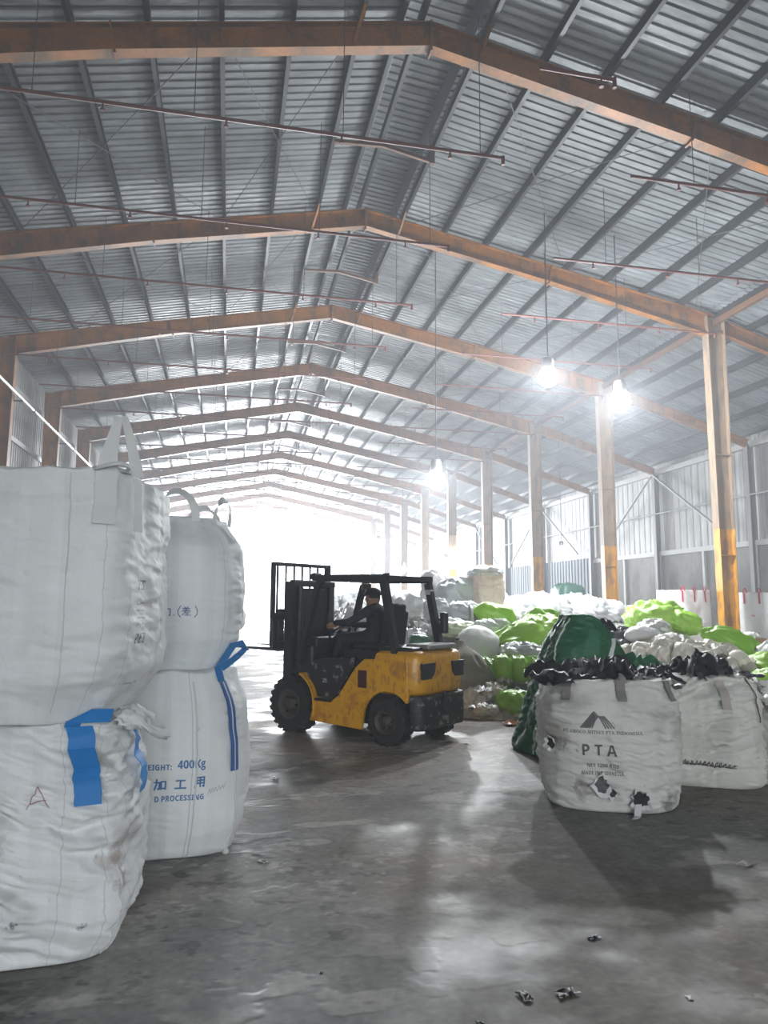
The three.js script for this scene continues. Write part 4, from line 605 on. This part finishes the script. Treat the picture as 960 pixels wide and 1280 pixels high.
{
  const t = thing('person', 'driver in dark clothes and cap sitting in the forklift, arm on the wheel', 'person', FK.pos, FK.turn);
  const J = { hip: [0.37, 1.19, 0], waist: [0.35, 1.3, 0], chest: [0.37, 1.44, 0], neck: [0.4, 1.57, 0] };
  const bones = [[J.hip, J.waist, 0.14, 0.13, 0.05], [J.waist, J.chest, 0.13, 0.135, 0.05], [[0.37, 1.5, -0.14], [0.37, 1.5, 0.14], 0.075, 0.075, 0.05], [J.chest, J.neck, 0.1, 0.055, 0.04], [[0.37, 1.18, -0.08], [0.37, 1.18, 0.08], 0.12, 0.12, 0.04]];
  for (const s of [-1, 1]) { bones.push([[0.4, 1.18, s * 0.09], [0.82, 1.16, s * 0.15], 0.085, 0.065, 0.04], [[0.82, 1.16, s * 0.15], [0.98, 0.74, s * 0.16], 0.062, 0.045, 0.02], [[0.97, 0.71, s * 0.16], [1.1, 0.66, s * 0.17], 0.045, 0.04, 0.02]); }
  const hands = [[0.95, 1.32, -0.19], [0.96, 1.3, 0.06]];
  bones.push([[0.38, 1.5, -0.18], [0.6, 1.36, -0.27], 0.058, 0.048, 0.03], [[0.6, 1.36, -0.27], [0.88, 1.35, -0.2], 0.046, 0.034, 0.02], [[0.38, 1.5, 0.18], [0.6, 1.32, 0.22], 0.058, 0.048, 0.03], [[0.6, 1.32, 0.22], [0.9, 1.32, 0.09], 0.046, 0.034, 0.02]);
  const body = cubes(72, [0.12, 0.56, -0.56], 1.12, (x, y, z) => { let d = 9; for (const [a, b, ra, rb, k] of bones) d = smin(d, capsule([x, y, z], a, b, ra, rb), k); return d; }, (x, y) => (y < 0.735 ? [0.01, 0.01, 0.011] : y < 1.24 ? [0.02, 0.022, 0.03] : [0.016, 0.02, 0.03]));
  const skin = [0.30, 0.17, 0.11], hc = [0.43, 1.67, 0];
  const head = cubes(56, [hc[0] - 0.17, hc[1] - 0.17, -0.17], 0.34, (x, y, z) => { const X = x - hc[0], Y = y - hc[1], Z = z; let d = (Math.hypot(X / 1.08, Y / 1.22, Z / 0.88) - 0.092); d = smin(d, capsule([X, Y, Z], [0.04, -0.06, 0], [0.065, -0.085, 0], 0.045, 0.03), 0.03); d = smin(d, capsule([X, Y, Z], [0.095, 0.01, 0], [0.118, -0.022, 0], 0.008, 0.014), 0.012); for (const s of [-1, 1]) { d = smin(d, capsule([X, Y, Z], [-0.005, 0.015, s * 0.083], [0.0, -0.025, s * 0.082], 0.014, 0.009), 0.008); d = Math.max(d, -(Math.hypot(X - 0.1, Y - 0.012, Z - s * 0.035) - 0.014)); } d = smin(d, capsule([X, Y, Z], [0.09, -0.052, -0.02], [0.09, -0.052, 0.02], 0.009, 0.009), 0.006); d = smin(d, capsule([X, Y, Z], [-0.03, -0.14, 0], [-0.01, -0.06, 0], 0.05, 0.05), 0.03); return d; },
    (x, y, z) => { const X = x - hc[0], Y = y - hc[1]; if ((Y > -0.01 && X < -0.01) || Y > 0.07) return [0.012, 0.01, 0.009]; if (Math.hypot(X - 0.095, Y - 0.012, Math.abs(z) - 0.035) < 0.018) return [0.04, 0.03, 0.03]; if (Math.abs(Y + 0.052) < 0.008 && X > 0.08 && Math.abs(z) < 0.026) return [0.22, 0.09, 0.07]; return skin; });
  const hg = hands.map((h, n) => { const s = n ? 1 : -1, ch = []; ch.push([[h[0] - 0.06, h[1], h[2]], [h[0] + 0.01, h[1], h[2]], 0.03, 0.032]); for (let f = 0; f < 4; f++) { const z = h[2] + (f - 1.5) * 0.02, L = [0.9, 1, 0.95, 0.75][f]; const a = [h[0] + 0.02, h[1] + 0.012, z], b = [h[0] + 0.02 + 0.035 * L, h[1] + 0.005, z], c = [h[0] + 0.03 + 0.03 * L, h[1] - 0.03 * L, z], e = [h[0] + 0.02 + 0.01 * L, h[1] - 0.045 * L, z]; ch.push([a, b, 0.0095, 0.009], [b, c, 0.009, 0.0085], [c, e, 0.0085, 0.0075]); } ch.push([[h[0] - 0.01, h[1] - 0.01, h[2] - s * 0.03], [h[0] + 0.025, h[1] - 0.03, h[2] - s * 0.045], 0.012, 0.010], [[h[0] + 0.025, h[1] - 0.03, h[2] - s * 0.045], [h[0] + 0.045, h[1] - 0.035, h[2] - s * 0.03], 0.010, 0.008]); return cubes(56, [h[0] - 0.1, h[1] - 0.1, h[2] - 0.1], 0.2, (x, y, z) => { let d = 9; ch.forEach(([a, b, ra, rb], i) => { d = i && i < 13 ? Math.min(d, capsule([x, y, z], a, b, ra, rb)) : smin(d, capsule([x, y, z], a, b, ra, rb), 0.008); }); return d; }, () => skin); });
  part('body', mergeGeometries([body, head, ...hg]), std({ vertexColors: true, roughness: 0.75 }), t);
  const cap = merge([new THREE.SphereGeometry(0.112, 28, 14, 0, 6.2832, 0, Math.PI * 0.5).scale(1.05, 0.85, 0.95).translate(hc[0] - 0.003, hc[1] + 0.03, 0), extrude([[0, -0.075], [0.07, -0.055], [0.1, 0], [0.07, 0.055], [0, 0.075]], 0.01, 0.003).rotateX(Math.PI / 2).rotateZ(-0.12).translate(hc[0] + 0.085, hc[1] + 0.032, 0)]);
  t.translateX(0.2);
  part('cap', cap, std({ color: lin(0.012, 0.013, 0.018), roughness: 0.8 }), t);
}

// ---------- the heap of plastic waste on the right ----------
function sack(rx, ry, rz, seed, o = {}) { // soft closed bag: rounded box with creases and puckered ends
  const { crease = 0.12, n = 2.6, sa = 44, sb = 30, flat = 0.75, pucker = 0.0, ribs = 0 } = o;
  const g = new THREE.SphereGeometry(1, sa, sb), p = g.attributes.position;
  for (let i = 0; i < p.count; i++) {
    let x = p.getX(i), y = p.getY(i), z = p.getZ(i); const k = 1 / Math.pow(Math.abs(x) ** n + Math.abs(y) ** n + Math.abs(z) ** n, 1 / n); x *= k; y *= k; z *= k;
    const cr = (ridged(x * 1.7 + seed, y * 1.7, z * 1.7 + seed * 0.3, 3) - 0.5) * crease * 2 + fbm(x * 4 + seed, y * 4, z * 4, 2) * crease * 0.8 + 0.25 * fbm(x * 0.8 + seed * 2, y * 0.8, z * 0.8, 2);
    let r = 1 + cr; const pk = pucker ? 1 - pucker * smooth(Math.abs(x), 0.55, 1) : 1, rb = ribs ? 1 - 0.16 * Math.pow(Math.abs(Math.cos(x * ribs)), 8) : 1;
    p.setXYZ(i, x * rx * (1 + cr * 0.4), (y < 0 ? y * flat : y) * ry * r * pk * rb, z * rz * r * pk * rb);
  }
  g.computeVertexNormals(); g.computeBoundingBox(); g.translate(0, -g.boundingBox.min.y, 0); return g;
}
// ground shape of the heap
const bumps = [[4.4, -13.6, 1.25, 1.3, 1.6], [4.9, -12.2, 0.95, 1.2, 1.1], [4.1, -11.0, 0.5, 0.8, 0.9], [4.0, -16.5, 1.5, 1.5, 2.4], [7.7, -12.3, 1.0, 1.7, 1.9], [6.6, -10.2, 0.85, 1.5, 1.2], [9.0, -11.2, 0.75, 1.6, 1.6], [8.5, -19.0, 1.55, 3.4, 2.2], [5.8, -15.6, 1.0, 1.6, 1.6], [4.2, -22, 1.6, 1.6, 3.2], [10.6, -14.2, 0.75, 2.0, 1.6], [6.0, -8.6, 0.6, 1.0, 0.8], [7.6, -8.6, 0.62, 1.0, 0.9], [4.8, -28, 1.7, 2.0, 4.0], [8, -26, 1.5, 3, 4]];
const heapH = (x, z) => { let h = 0; for (const [bx, bz, bh, rx, rz] of bumps) { const q = ((x - bx) / rx) ** 2 + ((z - bz) / rz) ** 2; if (q < 2.2) h = Math.max(h, bh * Math.pow(Math.max(0, 1 - q / 2.2), 0.8)); } return h; };
const filmTex = dataTex(512, 512, (u, v, c) => { const a = pf(u, v, 30, 30, 501, 5), b = pf(u, v, 9, 9, 511, 4), d = smooth(pf(u, v, 16, 16, 521, 4), 0.58, 0.68); const t = 0.72 + 0.35 * (a - 0.5) + 0.2 * (b - 0.5) - 0.2 * d; c[0] = t; c[1] = t * 0.985; c[2] = t * 0.95; }, true, [1 / 2, 1 / 2]);
const mFilm = phy({ map: filmTex, roughness: 0.45 });
{
  const nx = 150, nz = 240, x0 = 2.2, x1 = 14.2, z0 = -7.2, z1 = -33, pos = [], idx = [], uv = [];
  for (let j = 0; j <= nz; j++) for (let i = 0; i <= nx; i++) { const x = lerp(x0, x1, i / nx), z = lerp(z0, z1, j / nz), h = heapH(x, z), n = smooth(h, 0.02, 0.3); pos.push(x + 0.05 * fbm(x * 6, z * 6, 2, 2) * n, h * 0.86 + n * (0.16 * (ridged(x * 2.6, z * 2.6, 1, 4) - 0.5) + 0.08 * fbm(x * 9, 4, z * 9, 2)) - (h < 0.02 ? 0.05 : 0), z + 0.05 * fbm(z * 6, x * 6, 8, 2) * n); uv.push(x, z); }
  for (let j = 0; j < nz; j++) for (let i = 0; i < nx; i++) { const a = j * (nx + 1) + i, q = [a, a + 1, a + nx + 1, a + nx + 2]; if (q.every((k) => pos[3 * k + 1] < -0.01)) continue; idx.push(a, a + 1, a + nx + 1, a + 1, a + nx + 2, a + nx + 1); }
  const g = new THREE.BufferGeometry(); g.setAttribute('position', new THREE.Float32BufferAttribute(pos, 3)); g.setAttribute('uv', new THREE.Float32BufferAttribute(uv, 2)); g.setIndex(idx); g.computeVertexNormals();
  solo('plastic_waste_heap', g, mFilm, 'long heap of loose white and grey plastic waste on the right', 'waste heap', null, 'stuff');
  // loose crumpled film over the heap
  const R = rng(77), proto = [crumple(1, 1, 0.6, 101, 9), crumple(1, 0.8, 0.7, 103, 9), crumple(0.7, 1, 0.9, 107, 9)];
  const tints = [[0.75, 0.75, 0.73], [0.62, 0.62, 0.6], [0.8, 0.8, 0.8], [0.5, 0.48, 0.43], [0.68, 0.63, 0.52], [0.35, 0.36, 0.37], [0.4, 0.55, 0.2]];
  proto.forEach((pg, k) => {
    const list = []; while (list.length < 900) { const x = lerp(2.8, 12.5, R()), z = lerp(-8, -30, R() ** 1.6), h = heapH(x, z); if (h < 0.06) continue; list.push([x, h * 0.88, z]); }
    const im = new THREE.InstancedMesh(pg, phy({ color: 0xffffff, roughness: 0.4 }), list.length), M = new THREE.Matrix4(), q = new THREE.Quaternion(), e = new THREE.Euler(), s = V(1, 1, 1), c = new THREE.Color();
    list.forEach(([x, y, z], i) => { const sc = lerp(0.14, 0.42, R() ** 1.5); e.set((R() - 0.5) * 1.6, R() * 6.28, (R() - 0.5) * 1.6); M.compose(V(x, y + 0.02, z), q.setFromEuler(e), s.set(sc, sc, sc)); im.setMatrixAt(i, M); const far = z < -13.5; const t = tints[far ? Math.floor(R() * 3) : R() < 0.1 ? 6 : Math.floor(R() * 6)], v = 0.85 + 0.25 * R(); im.setColorAt(i, c.setRGB(t[0] * v, t[1] * v, t[2] * v)); });
    im.name = numbered('loose_plastic_film'); tag(im, ['crumpled white and grey film scraps scattered over the heap', 'wider crumpled film scraps scattered over the heap', 'tall crumpled film scraps scattered over the heap'][k], 'plastic film', null, 'stuff'); scene.add(im);
  });
}
function film(r, g, b, rough = 0.4, o = {}) { return phy({ color: lin(r, g, b), roughness: rough, clearcoat: 0.25, clearcoatRoughness: 0.35, ...o }); }
const greens = [film(0.30, 0.56, 0.035), film(0.24, 0.50, 0.03), film(0.36, 0.62, 0.08), film(0.19, 0.38, 0.045)];
const whites = [film(0.58, 0.59, 0.59), film(0.5, 0.52, 0.53), film(0.68, 0.68, 0.68), film(0.44, 0.45, 0.44)];
function drop(name, geo, mat, x, y, z, rot, label, cat, group) { const m = solo(name, geo, mat, label, cat, group); m.position.set(x, y, z); if (rot) m.rotation.set(...rot); return m; }
const GS = 'bright green plastic sacks in the heap', WB = 'white plastic bundles in the heap';
// left part of the heap, from the front up
function banded(geo, mat, x, y, z, rot, label, xs, r) { const t = thing('tied_green_sack', label, 'sack', [x, y, z], 0, GS); t.rotation.set(...rot); part('sack_body', geo, mat, t); return t; }
drop('green_sack', sack(0.3, 0.2, 0.24, 3, { pucker: 0.35, crease: 0.15 }), greens[1], 4.05, 0.0, -9.95, [0, 0.3, 0], 'small green sack lying on the floor at the foot of the heap', 'sack', GS);
for (let i = 0; i < 4; i++) drop('green_sack', sack(0.16, 0.31, 0.2, 11 + i, { crease: 0.09, n: 3 }), greens[[3, 0, 0, 1][i]], 3.86 + 0.235 * i, 0.24 + 0.02 * (i % 2), -10.62 + 0.05 * i, [0, 0.2, 0.03 * (i - 1)], ['leftmost upright green sack of the row behind the white foam', 'second upright green sack of the row behind the white foam', 'third upright green sack of the row behind the white foam', 'rightmost upright green sack of the row behind the white foam'][i], 'sack', GS);
drop('green_sack', sack(0.62, 0.3, 0.34, 23, { pucker: 0.4, crease: 0.17 }), greens[0], 4.75, 0.72, -11.4, [0, 0.25, 0.42], 'long green sack lying diagonally in the middle of the heap', 'sack', GS);
drop('green_sack', sack(0.42, 0.3, 0.34, 29, { pucker: 0.3, crease: 0.17 }), greens[2], 5.25, 0.86, -11.7, [0, 0.5, 0.1], 'rounded green sack just left of the dark green sack top', 'sack', GS);
drop('green_sack', sack(0.36, 0.26, 0.3, 31, { pucker: 0.3 }), greens[1], 5.45, 1.05, -12.1, [0, 0, -0.1], 'highest green sack beside the dark green sack', 'sack', GS);
drop('green_sack', sack(0.3, 0.24, 0.24, 37, { crease: 0.14 }), greens[3], 4.75, 0.28, -10.5, [0, 0, 0.1], 'shaded green sack tucked behind the dark green sack', 'sack', GS);
{ const t = thing('green_sack', 'green sack with an open white end on top of the heap', 'sack', [4.72, 1.14, -12.6], -0.15, GS); part('sack_body', sack(0.4, 0.24, 0.22, 41, { pucker: 0.35, crease: 0.08 }).rotateZ(-0.22).translate(0, 0.05, 0), greens[0], t); part('open_end', new THREE.CylinderGeometry(0.17, 0.15, 0.05, 24).rotateZ(Math.PI / 2).translate(-0.4, 0.28, 0.03), film(0.45, 0.47, 0.48), t); }
drop('foam_lump', sack(0.2, 0.22, 0.2, 43, { crease: 0.22 }), film(0.74, 0.71, 0.64), 3.55, 0, -10.3, null, 'cream crumpled foam lump on the floor by the forklift', 'foam', 'foam lumps at the foot of the heap');
drop('foam_lump', sack(0.22, 0.24, 0.2, 47, { crease: 0.24 }), film(0.70, 0.66, 0.56), 3.86, 0, -10.25, [0, 1, 0], 'larger cream foam lump left of the small green sack', 'foam', 'foam lumps at the foot of the heap');
drop('foam_lump', sack(0.12, 0.13, 0.14, 53, { crease: 0.2 }), film(0.76, 0.74, 0.7), 3.3, 0, -10.4, null, 'small white foam scrap right behind the forklift', 'foam', 'foam lumps at the foot of the heap');
{ const R = rng(15); for (let i = 0; i < 9; i++) drop('foam_lump', sack(0.1 + 0.08 * R(), 0.08 + 0.07 * R(), 0.1 + 0.06 * R(), 501 + i, { crease: 0.26, sa: 26, sb: 18 }), film(0.6 + 0.15 * R(), 0.62, 0.55, 0.6), 3.55 + 0.17 * i, 0, -9.85 - 0.2 * R() + 0.08 * (i > 4 ? i - 4 : 0), [0, R() * 3, 0], 'cream foam lump in the row along the foot of the heap', 'foam', 'foam lumps at the foot of the heap'); }
drop('paper_scrap', crumple(0.3, 0.22, 0.12, 59, 12), film(0.62, 0.33, 0.2), 3.78, 0.02, -9.3, null, 'orange and pink scrap on the floor left of the dark green sack', 'scrap');
// canvas bag with pointed top and the round pale bag
{ const bag = fibc({ w: 0.92, d: 0.7, h: 0.98, seed: 91, segA: 80, segV: 50, wr: 0.4, bulge: 0.06, topS: 0.3, topN: 2, botS: 0.95, dome: 0.02 }); const p = bag.geo.attributes.position; for (let i = 0; i < p.count; i++) { const y = p.getY(i), k = 1 - 0.5 * smooth(y, 0.4, 0.98); p.setX(i, p.getX(i) * k - 0.02 * y); p.setZ(i, p.getZ(i) * k); } bag.geo.computeVertexNormals();
  const t = thing('canvas_sack', 'grey-brown canvas sack with a pointed black-tied top behind the forklift', 'sack', [3.46, 0.06, -10.62], 0.2); part('sack_body', bag.geo, std({ map: clothTex(bag, [0.52, 0.5, 0.45], 0.3, 91, () => {}, 200), roughness: 0.8 }), t); part('tied_neck', merge([rod([-0.045, 0.9, 0.0], [-0.045, 1.03, 0.0], 0.045, 10, 0.03)]), mBlack, t); seamLine(bag, 0.75, 0.05, 0.3, t, mSteelDark, 0.008); }
drop('round_bag', sack(0.42, 0.46, 0.4, 61, { crease: 0.035, n: 2.2 }), film(0.72, 0.73, 0.68, 0.55), 4.02, 0.42, -11.35, null, 'round pale grey bag beside the canvas sack', 'bag', WB);
drop('clear_film_bundle', sack(0.36, 0.2, 0.28, 67, { crease: 0.25 }), film(0.5, 0.53, 0.5, 0.3), 4.55, 0.62, -10.85, null, 'clear film bundle above the upright green sacks', 'film bundle');
drop('white_scrap', crumple(0.24, 0.24, 0.2, 69, 12), whites[2], 4.85, 0.86, -10.95, null, 'bright white scrap between the green sacks', 'scrap');
drop('clear_film_bundle', sack(0.36, 0.2, 0.3, 71, { crease: 0.26 }), film(0.55, 0.6, 0.52, 0.3), 4.45, 0.95, -11.9, null, 'clear film bundle with dark print under the open green sack', 'film bundle');
drop('clear_film_bundle', sack(0.42, 0.16, 0.3, 73, { crease: 0.25 }), film(0.55, 0.62, 0.40, 0.35), 3.95, 0.98, -12.1, null, 'greenish clear film spread above the round pale bag', 'film bundle');
// bales on the top
{ const bag = fibc({ w: 0.62, d: 0.62, h: 0.72, seed: 95, segA: 80, segV: 40, wr: 1.6, bulge: 0.08, topS: 0.92, botS: 0.84, dome: 0.05 }); const t = thing('pink_bale', 'pale pink bag with white film top, highest on the heap', 'bag', [5.1, 1.5, -14.0], 0.2); part('bag_body', bag.geo, std({ map: clothTex(bag, [0.94, 0.86, 0.81], 0.2, 95, () => {}, 160), roughness: 0.6 }), t); loop(bag, 1.3, 1.9, 0.9, 0.05, 0.04, mStrapW, t); part('film_top', sack(0.33, 0.13, 0.33, 97, { crease: 0.35 }).translate(-0.02, 0.6, 0), whites[2], t); }
drop('white_bundle', sack(0.28, 0.36, 0.26, 101, { crease: 0.22, n: 4 }), whites[2], 4.3, 1.62, -15.0, null, 'bright white bundle at the left end of the heap top', 'bundle', WB);
drop('white_bundle', sack(0.42, 0.36, 0.34, 103, { crease: 0.18, n: 3.4 }), whites[1], 4.52, 1.42, -14.1, [0, 0.2, 0.05], 'grey-white bundle left of the pale pink bag', 'bundle', WB);
drop('white_bundle', sack(0.24, 0.26, 0.24, 107, { crease: 0.22, n: 3 }), whites[1], 3.8, 1.2, -13.1, null, 'white bundle at the upper left edge of the heap', 'bundle', WB);
drop('white_bundle', sack(0.36, 0.28, 0.3, 109, { crease: 0.22, n: 3 }), whites[1], 4.32, 1.1, -13.0, null, 'wrinkled white bundle left of the open green sack', 'bundle', WB);
drop('white_bundle', sack(0.36, 0.24, 0.3, 113, { crease: 0.18 }), whites[0], 3.85, 0.9, -12.5, null, 'flat white bundle below the upper left bundles', 'bundle', WB);
drop('white_bundle', sack(0.36, 0.3, 0.34, 127, { crease: 0.16 }), whites[0], 3.45, 0.6, -12.9, null, 'white bundle seen just behind the rear of the forklift', 'bundle', WB);
{ const R = rng(5); for (let i = 0; i < 30; i++) { const x = 6.2 + 0.17 * i + 0.2 * (R() - 0.5), z = -18.0 - 0.7 * (i % 3) - 0.2 * R(), s = 0.2 + 0.14 * R(); drop('white_bundle', sack(s * 1.3, s, s, 201 + i, { crease: 0.3, sa: 36, sb: 24 }), whites[i % 4], x, heapH(x, z) * 0.8 + 0.05, z, [0, R() * 3, 0], 'white film bundle in the long row behind the green sacks', 'bundle', WB); } }
{ const R = rng(6); for (let i = 0; i < 26; i++) { const x = 2.9 + 1.9 * R(), z = -15.5 - 10 * R(), s = 0.26 + 0.2 * R(); drop('white_bundle', sack(s * 1.2, s, s, 261 + i, { crease: 0.26, sa: 32, sb: 22 }), whites[i % 4], x, Math.max(0, heapH(x, z) * 0.8 - 0.02), z, [0, R() * 3, 0], 'white bundle of the far heap seen through the forklift cab', 'bundle', WB); } }
drop('green_drum', sack(0.2, 0.24, 0.2, 131, { crease: 0.05, n: 4 }), film(0.03, 0.14, 0.06), 3.25, 0.62, -12.3, null, 'small dark green bundle seen under the forklift guard', 'bundle');
// right part of the heap
drop('green_film_heap', sack(0.62, 0.38, 0.45, 137, { crease: 0.24 }), greens[2], 8.3, 0.94, -13.0, [0, 0.3, 0.04], 'rumpled bright green film mass on the right part of the heap', 'sack', GS);
drop('green_sack', sack(0.34, 0.26, 0.3, 139, { crease: 0.16 }), greens[0], 8.65, 1.02, -12.75, [0, 0.1, -0.3], 'green sack leaning on the rumpled green film mass', 'sack', GS);
drop('green_sack', sack(0.58, 0.26, 0.26, 149, { pucker: 0.3, crease: 0.17 }), greens[1], 8.0, 0.72, -10.5, [0, -0.2, -0.45], 'long green sack sloping down near the yellow column', 'sack', GS);
drop('green_sack', sack(0.36, 0.22, 0.3, 151, { crease: 0.16 }), greens[2], 7.95, 0.5, -9.5, null, 'light green sack at the right edge of the picture', 'sack', GS);
drop('green_sack', sack(0.26, 0.2, 0.24, 157, { crease: 0.16 }), greens[0], 7.35, 0.36, -8.8, null, 'lowest green sack at the right edge behind the wrinkled bag', 'sack', GS);
{ const R = rng(8); for (let i = 0; i < 40; i++) { const x = 6.1 + 1.6 * R(), z = -9.4 - 1.5 * R(), s = 0.08 + 0.1 * R(); const v = 0.55 + 0.25 * R(); drop('foam_chunk', sack(s * 1.3, s, s, 301 + i, { crease: 0.24, sa: 22, sb: 16 }), film(v, v * 0.94, v * 0.82, 0.6), x, heapH(x, z) * 0.88 + 0.02 + 0.1 * R(), z, [R(), R() * 3, R()], 'cream foam chunk piled behind the black film bags', 'foam', 'cream foam chunks'); } }
drop('beige_sheet', crumple(0.8, 0.6, 0.3, 163, 20), film(0.55, 0.52, 0.45, 0.6), 7.25, 0.92, -9.9, [0.3, 0.4, -0.1], 'large beige sheet folded over the foam chunks', 'sheet');
drop('white_bundle', sack(0.3, 0.16, 0.2, 167, { crease: 0.1, n: 2 }), whites[2], 6.5, 0.98, -10.6, null, 'smooth white oval bundle left of the foam chunks', 'bundle', WB);
drop('clear_film_bundle', sack(0.3, 0.26, 0.3, 173, { crease: 0.2 }), film(0.45, 0.45, 0.43, 0.3), 7.35, 0.85, -11.6, null, 'clear grey film bundle left of the rumpled green film', 'film bundle');
drop('clear_film_bundle', sack(0.34, 0.3, 0.3, 174, { crease: 0.2 }), film(0.6, 0.61, 0.58, 0.3), 8.55, 0.45, -10.1, null, 'clear film bundle right of the long sloping green sack', 'film bundle');
drop('grey_film', crumple(0.9, 0.8, 0.5, 179, 24), std({ color: lin(0.16, 0.16, 0.165), roughness: 0.4 }), 6.4, 0.9, -11.2, [0.4, 0.2, 0.2], 'dark grey folded film right of the dark green sack top', 'plastic film');
drop('grey_film', crumple(0.5, 0.5, 0.3, 181, 20), mBlack, 5.55, 1.12, -10.4, null, 'black tangled film seen over the dark green sack', 'plastic film');
{ // opened cardboard box
  const t = thing('cardboard_box', 'brown cardboard box with white film at the foot of the yellow column', 'box', [10.4, 0.62, -13.0], -0.4); const mC = std({ color: lin(0.3, 0.19, 0.11), roughness: 0.85 });
  for (const [w, d, x, z] of [[0.5, 0.012, 0, 0.2], [0.5, 0.012, 0, -0.2], [0.012, 0.4, 0.25, 0], [0.012, 0.4, -0.25, 0]]) part('side_panel', box(w, 0.32, d, x, 0.16, z), mC, t); part('bottom_panel', box(0.5, 0.012, 0.4, 0, 0.006, 0), mC, t); part('flap', box(0.5, 0.012, 0.2).rotateX(-0.6).translate(0, 0.36, -0.28), mC, t); part('flap', box(0.2, 0.012, 0.4).rotateZ(0.7).translate(-0.33, 0.38, 0), mC, t);
  drop('clear_film_bundle', sack(0.2, 0.14, 0.16, 187, { crease: 0.2 }), whites[0], 10.4, 0.8, -13.0, null, 'white film stuffed in the cardboard box', 'film bundle');
}
// white bags with red straps by the columns
const mRedStrap = std({ color: lin(0.42, 0.03, 0.06), roughness: 0.6 });
for (const [x, z, w, h, turn, seed, label] of [[12.35, -18.0, 1.15, 2.0, 0.25, 401, 'white square bag with red straps left of the yellow column'], [14.3, -17.6, 1.1, 1.95, -0.2, 409, 'white square bag with red straps right of the yellow column'], [15.6, -17.9, 1.1, 1.95, 0.1, 419, 'white square bag with red straps at the right picture edge']]) {
  const bag = fibc({ w, d: 1.0, h, seed, segA: 90, segV: 60, wr: 0.25, bulge: 0.02, botN: 8, midN: 8, topN: 9, topS: 0.99, botS: 0.98, dome: -0.05 }); const t = thing('jumbo_bag', label, 'bag', [x, 0, z], turn, 'white bags with red straps');
  part('bag_body', bag.geo, cloth(clothTex(bag, [0.86, 0.86, 0.86], 0.08, seed, (k) => { k.ctx.fillStyle = 'rgba(190,60,70,0.55)'; k.blot(-0.3, 1.32, 0.05, 'rgba(190,60,70,0.4)', 10, 3); k.blot(0.22, 1.2, 0.03, 'rgba(60,60,60,0.4)', 8, 4); }, 110)), t);
  for (const a of [-0.8, 0.78, -0.25, 0.4]) { sewn(bag, a, 0.995, 0.84, 0.05, mRedStrap, t, 'red_strap'); loop(bag, a - 0.05, a + 0.08, 0.99, 0.12, 0.04, mRedStrap, t, 'red_loop'); }
}
// green cabinet-like covered stack further back in the aisle
drop('green_bundle', sack(0.7, 0.9, 0.7, 433, { crease: 0.06, n: 5 }), film(0.02, 0.16, 0.10), 16.3, 1.0, -33.0, null, 'dark green covered bundle in front of the blue steel sheeting', 'bundle');
drop('pallet_stack', merge([0, 1, 2, 3, 4].map((i) => rbox(1.3, 0.16, 1.1, 0.02, 0, 0.1 + 0.2 * i, 0))), std({ color: lin(0.2, 0.14, 0.09), roughness: 0.8 }), 16.3, 0.0, -33.0, null, 'stack of dark pallets under the dark green bundle', 'pallets');
// far left heap by the gate
drop('grey_heap', sack(1.6, 1.0, 2.2, 439, { crease: 0.12 }), film(0.42, 0.42, 0.4, 0.6), -0.7, 0, -37, null, 'grey sheeted heap far away left of the forklift forks', 'heap');
drop('white_bundle', sack(0.6, 0.7, 0.6, 443, { crease: 0.08, n: 3 }), whites[1], -0.4, 1.6, -37.4, null, 'pale bundle on the far grey sheeted heap', 'bundle', WB);

// ---------- litter on the floor ----------
const scrapM = [film(0.7, 0.7, 0.68), mBlack, film(0.35, 0.33, 0.3)];
for (const [x, z, s, m, label] of [[0.47, -6.93, 0.07, 0, 'small white scrap on the floor in front of the forklift'], [0.26, -4.78, 0.05, 2, 'short grey stick on the floor beside the 400Kg bag'], [1.42, -2.98, 0.07, 1, 'dark scrap on the floor at the bottom, right one'], [1.24, -2.99, 0.06, 1, 'dark scrap on the floor at the bottom, left one'], [1.78, -3.42, 0.05, 1, 'dark scrap on the floor below the PTA bag shadow'], [0.45, -3.35, 0.02, 1, 'dark speck on the floor right of the front bag'], [1.0, -2.85, 0.03, 1, 'tiny dark scrap near the bottom edge'], [1.9, -2.85, 0.03, 0, 'tiny pale scrap near the bottom right corner'], [3.2, -4.15, 0.09, 2, 'thin dark strip on the floor at the right edge'], [2.72, -8.15, 0.05, 1, 'dark scrap left of the dark green sack']]) { const o = drop('floor_scrap', crumple(s * 1.3, s * 0.8, s * 0.4, x * 100, 8), scrapM[m], x, 0.006, z, [0, x * 9, 0], label, 'scrap', 'litter on the floor'); o.geometry.computeBoundingBox(); o.position.y = -o.geometry.boundingBox.min.y + 0.001; }

scene.traverse((o) => { if (o.isMesh) o.castShadow = o.receiveShadow = true; });
renderer.render(scene, camera);
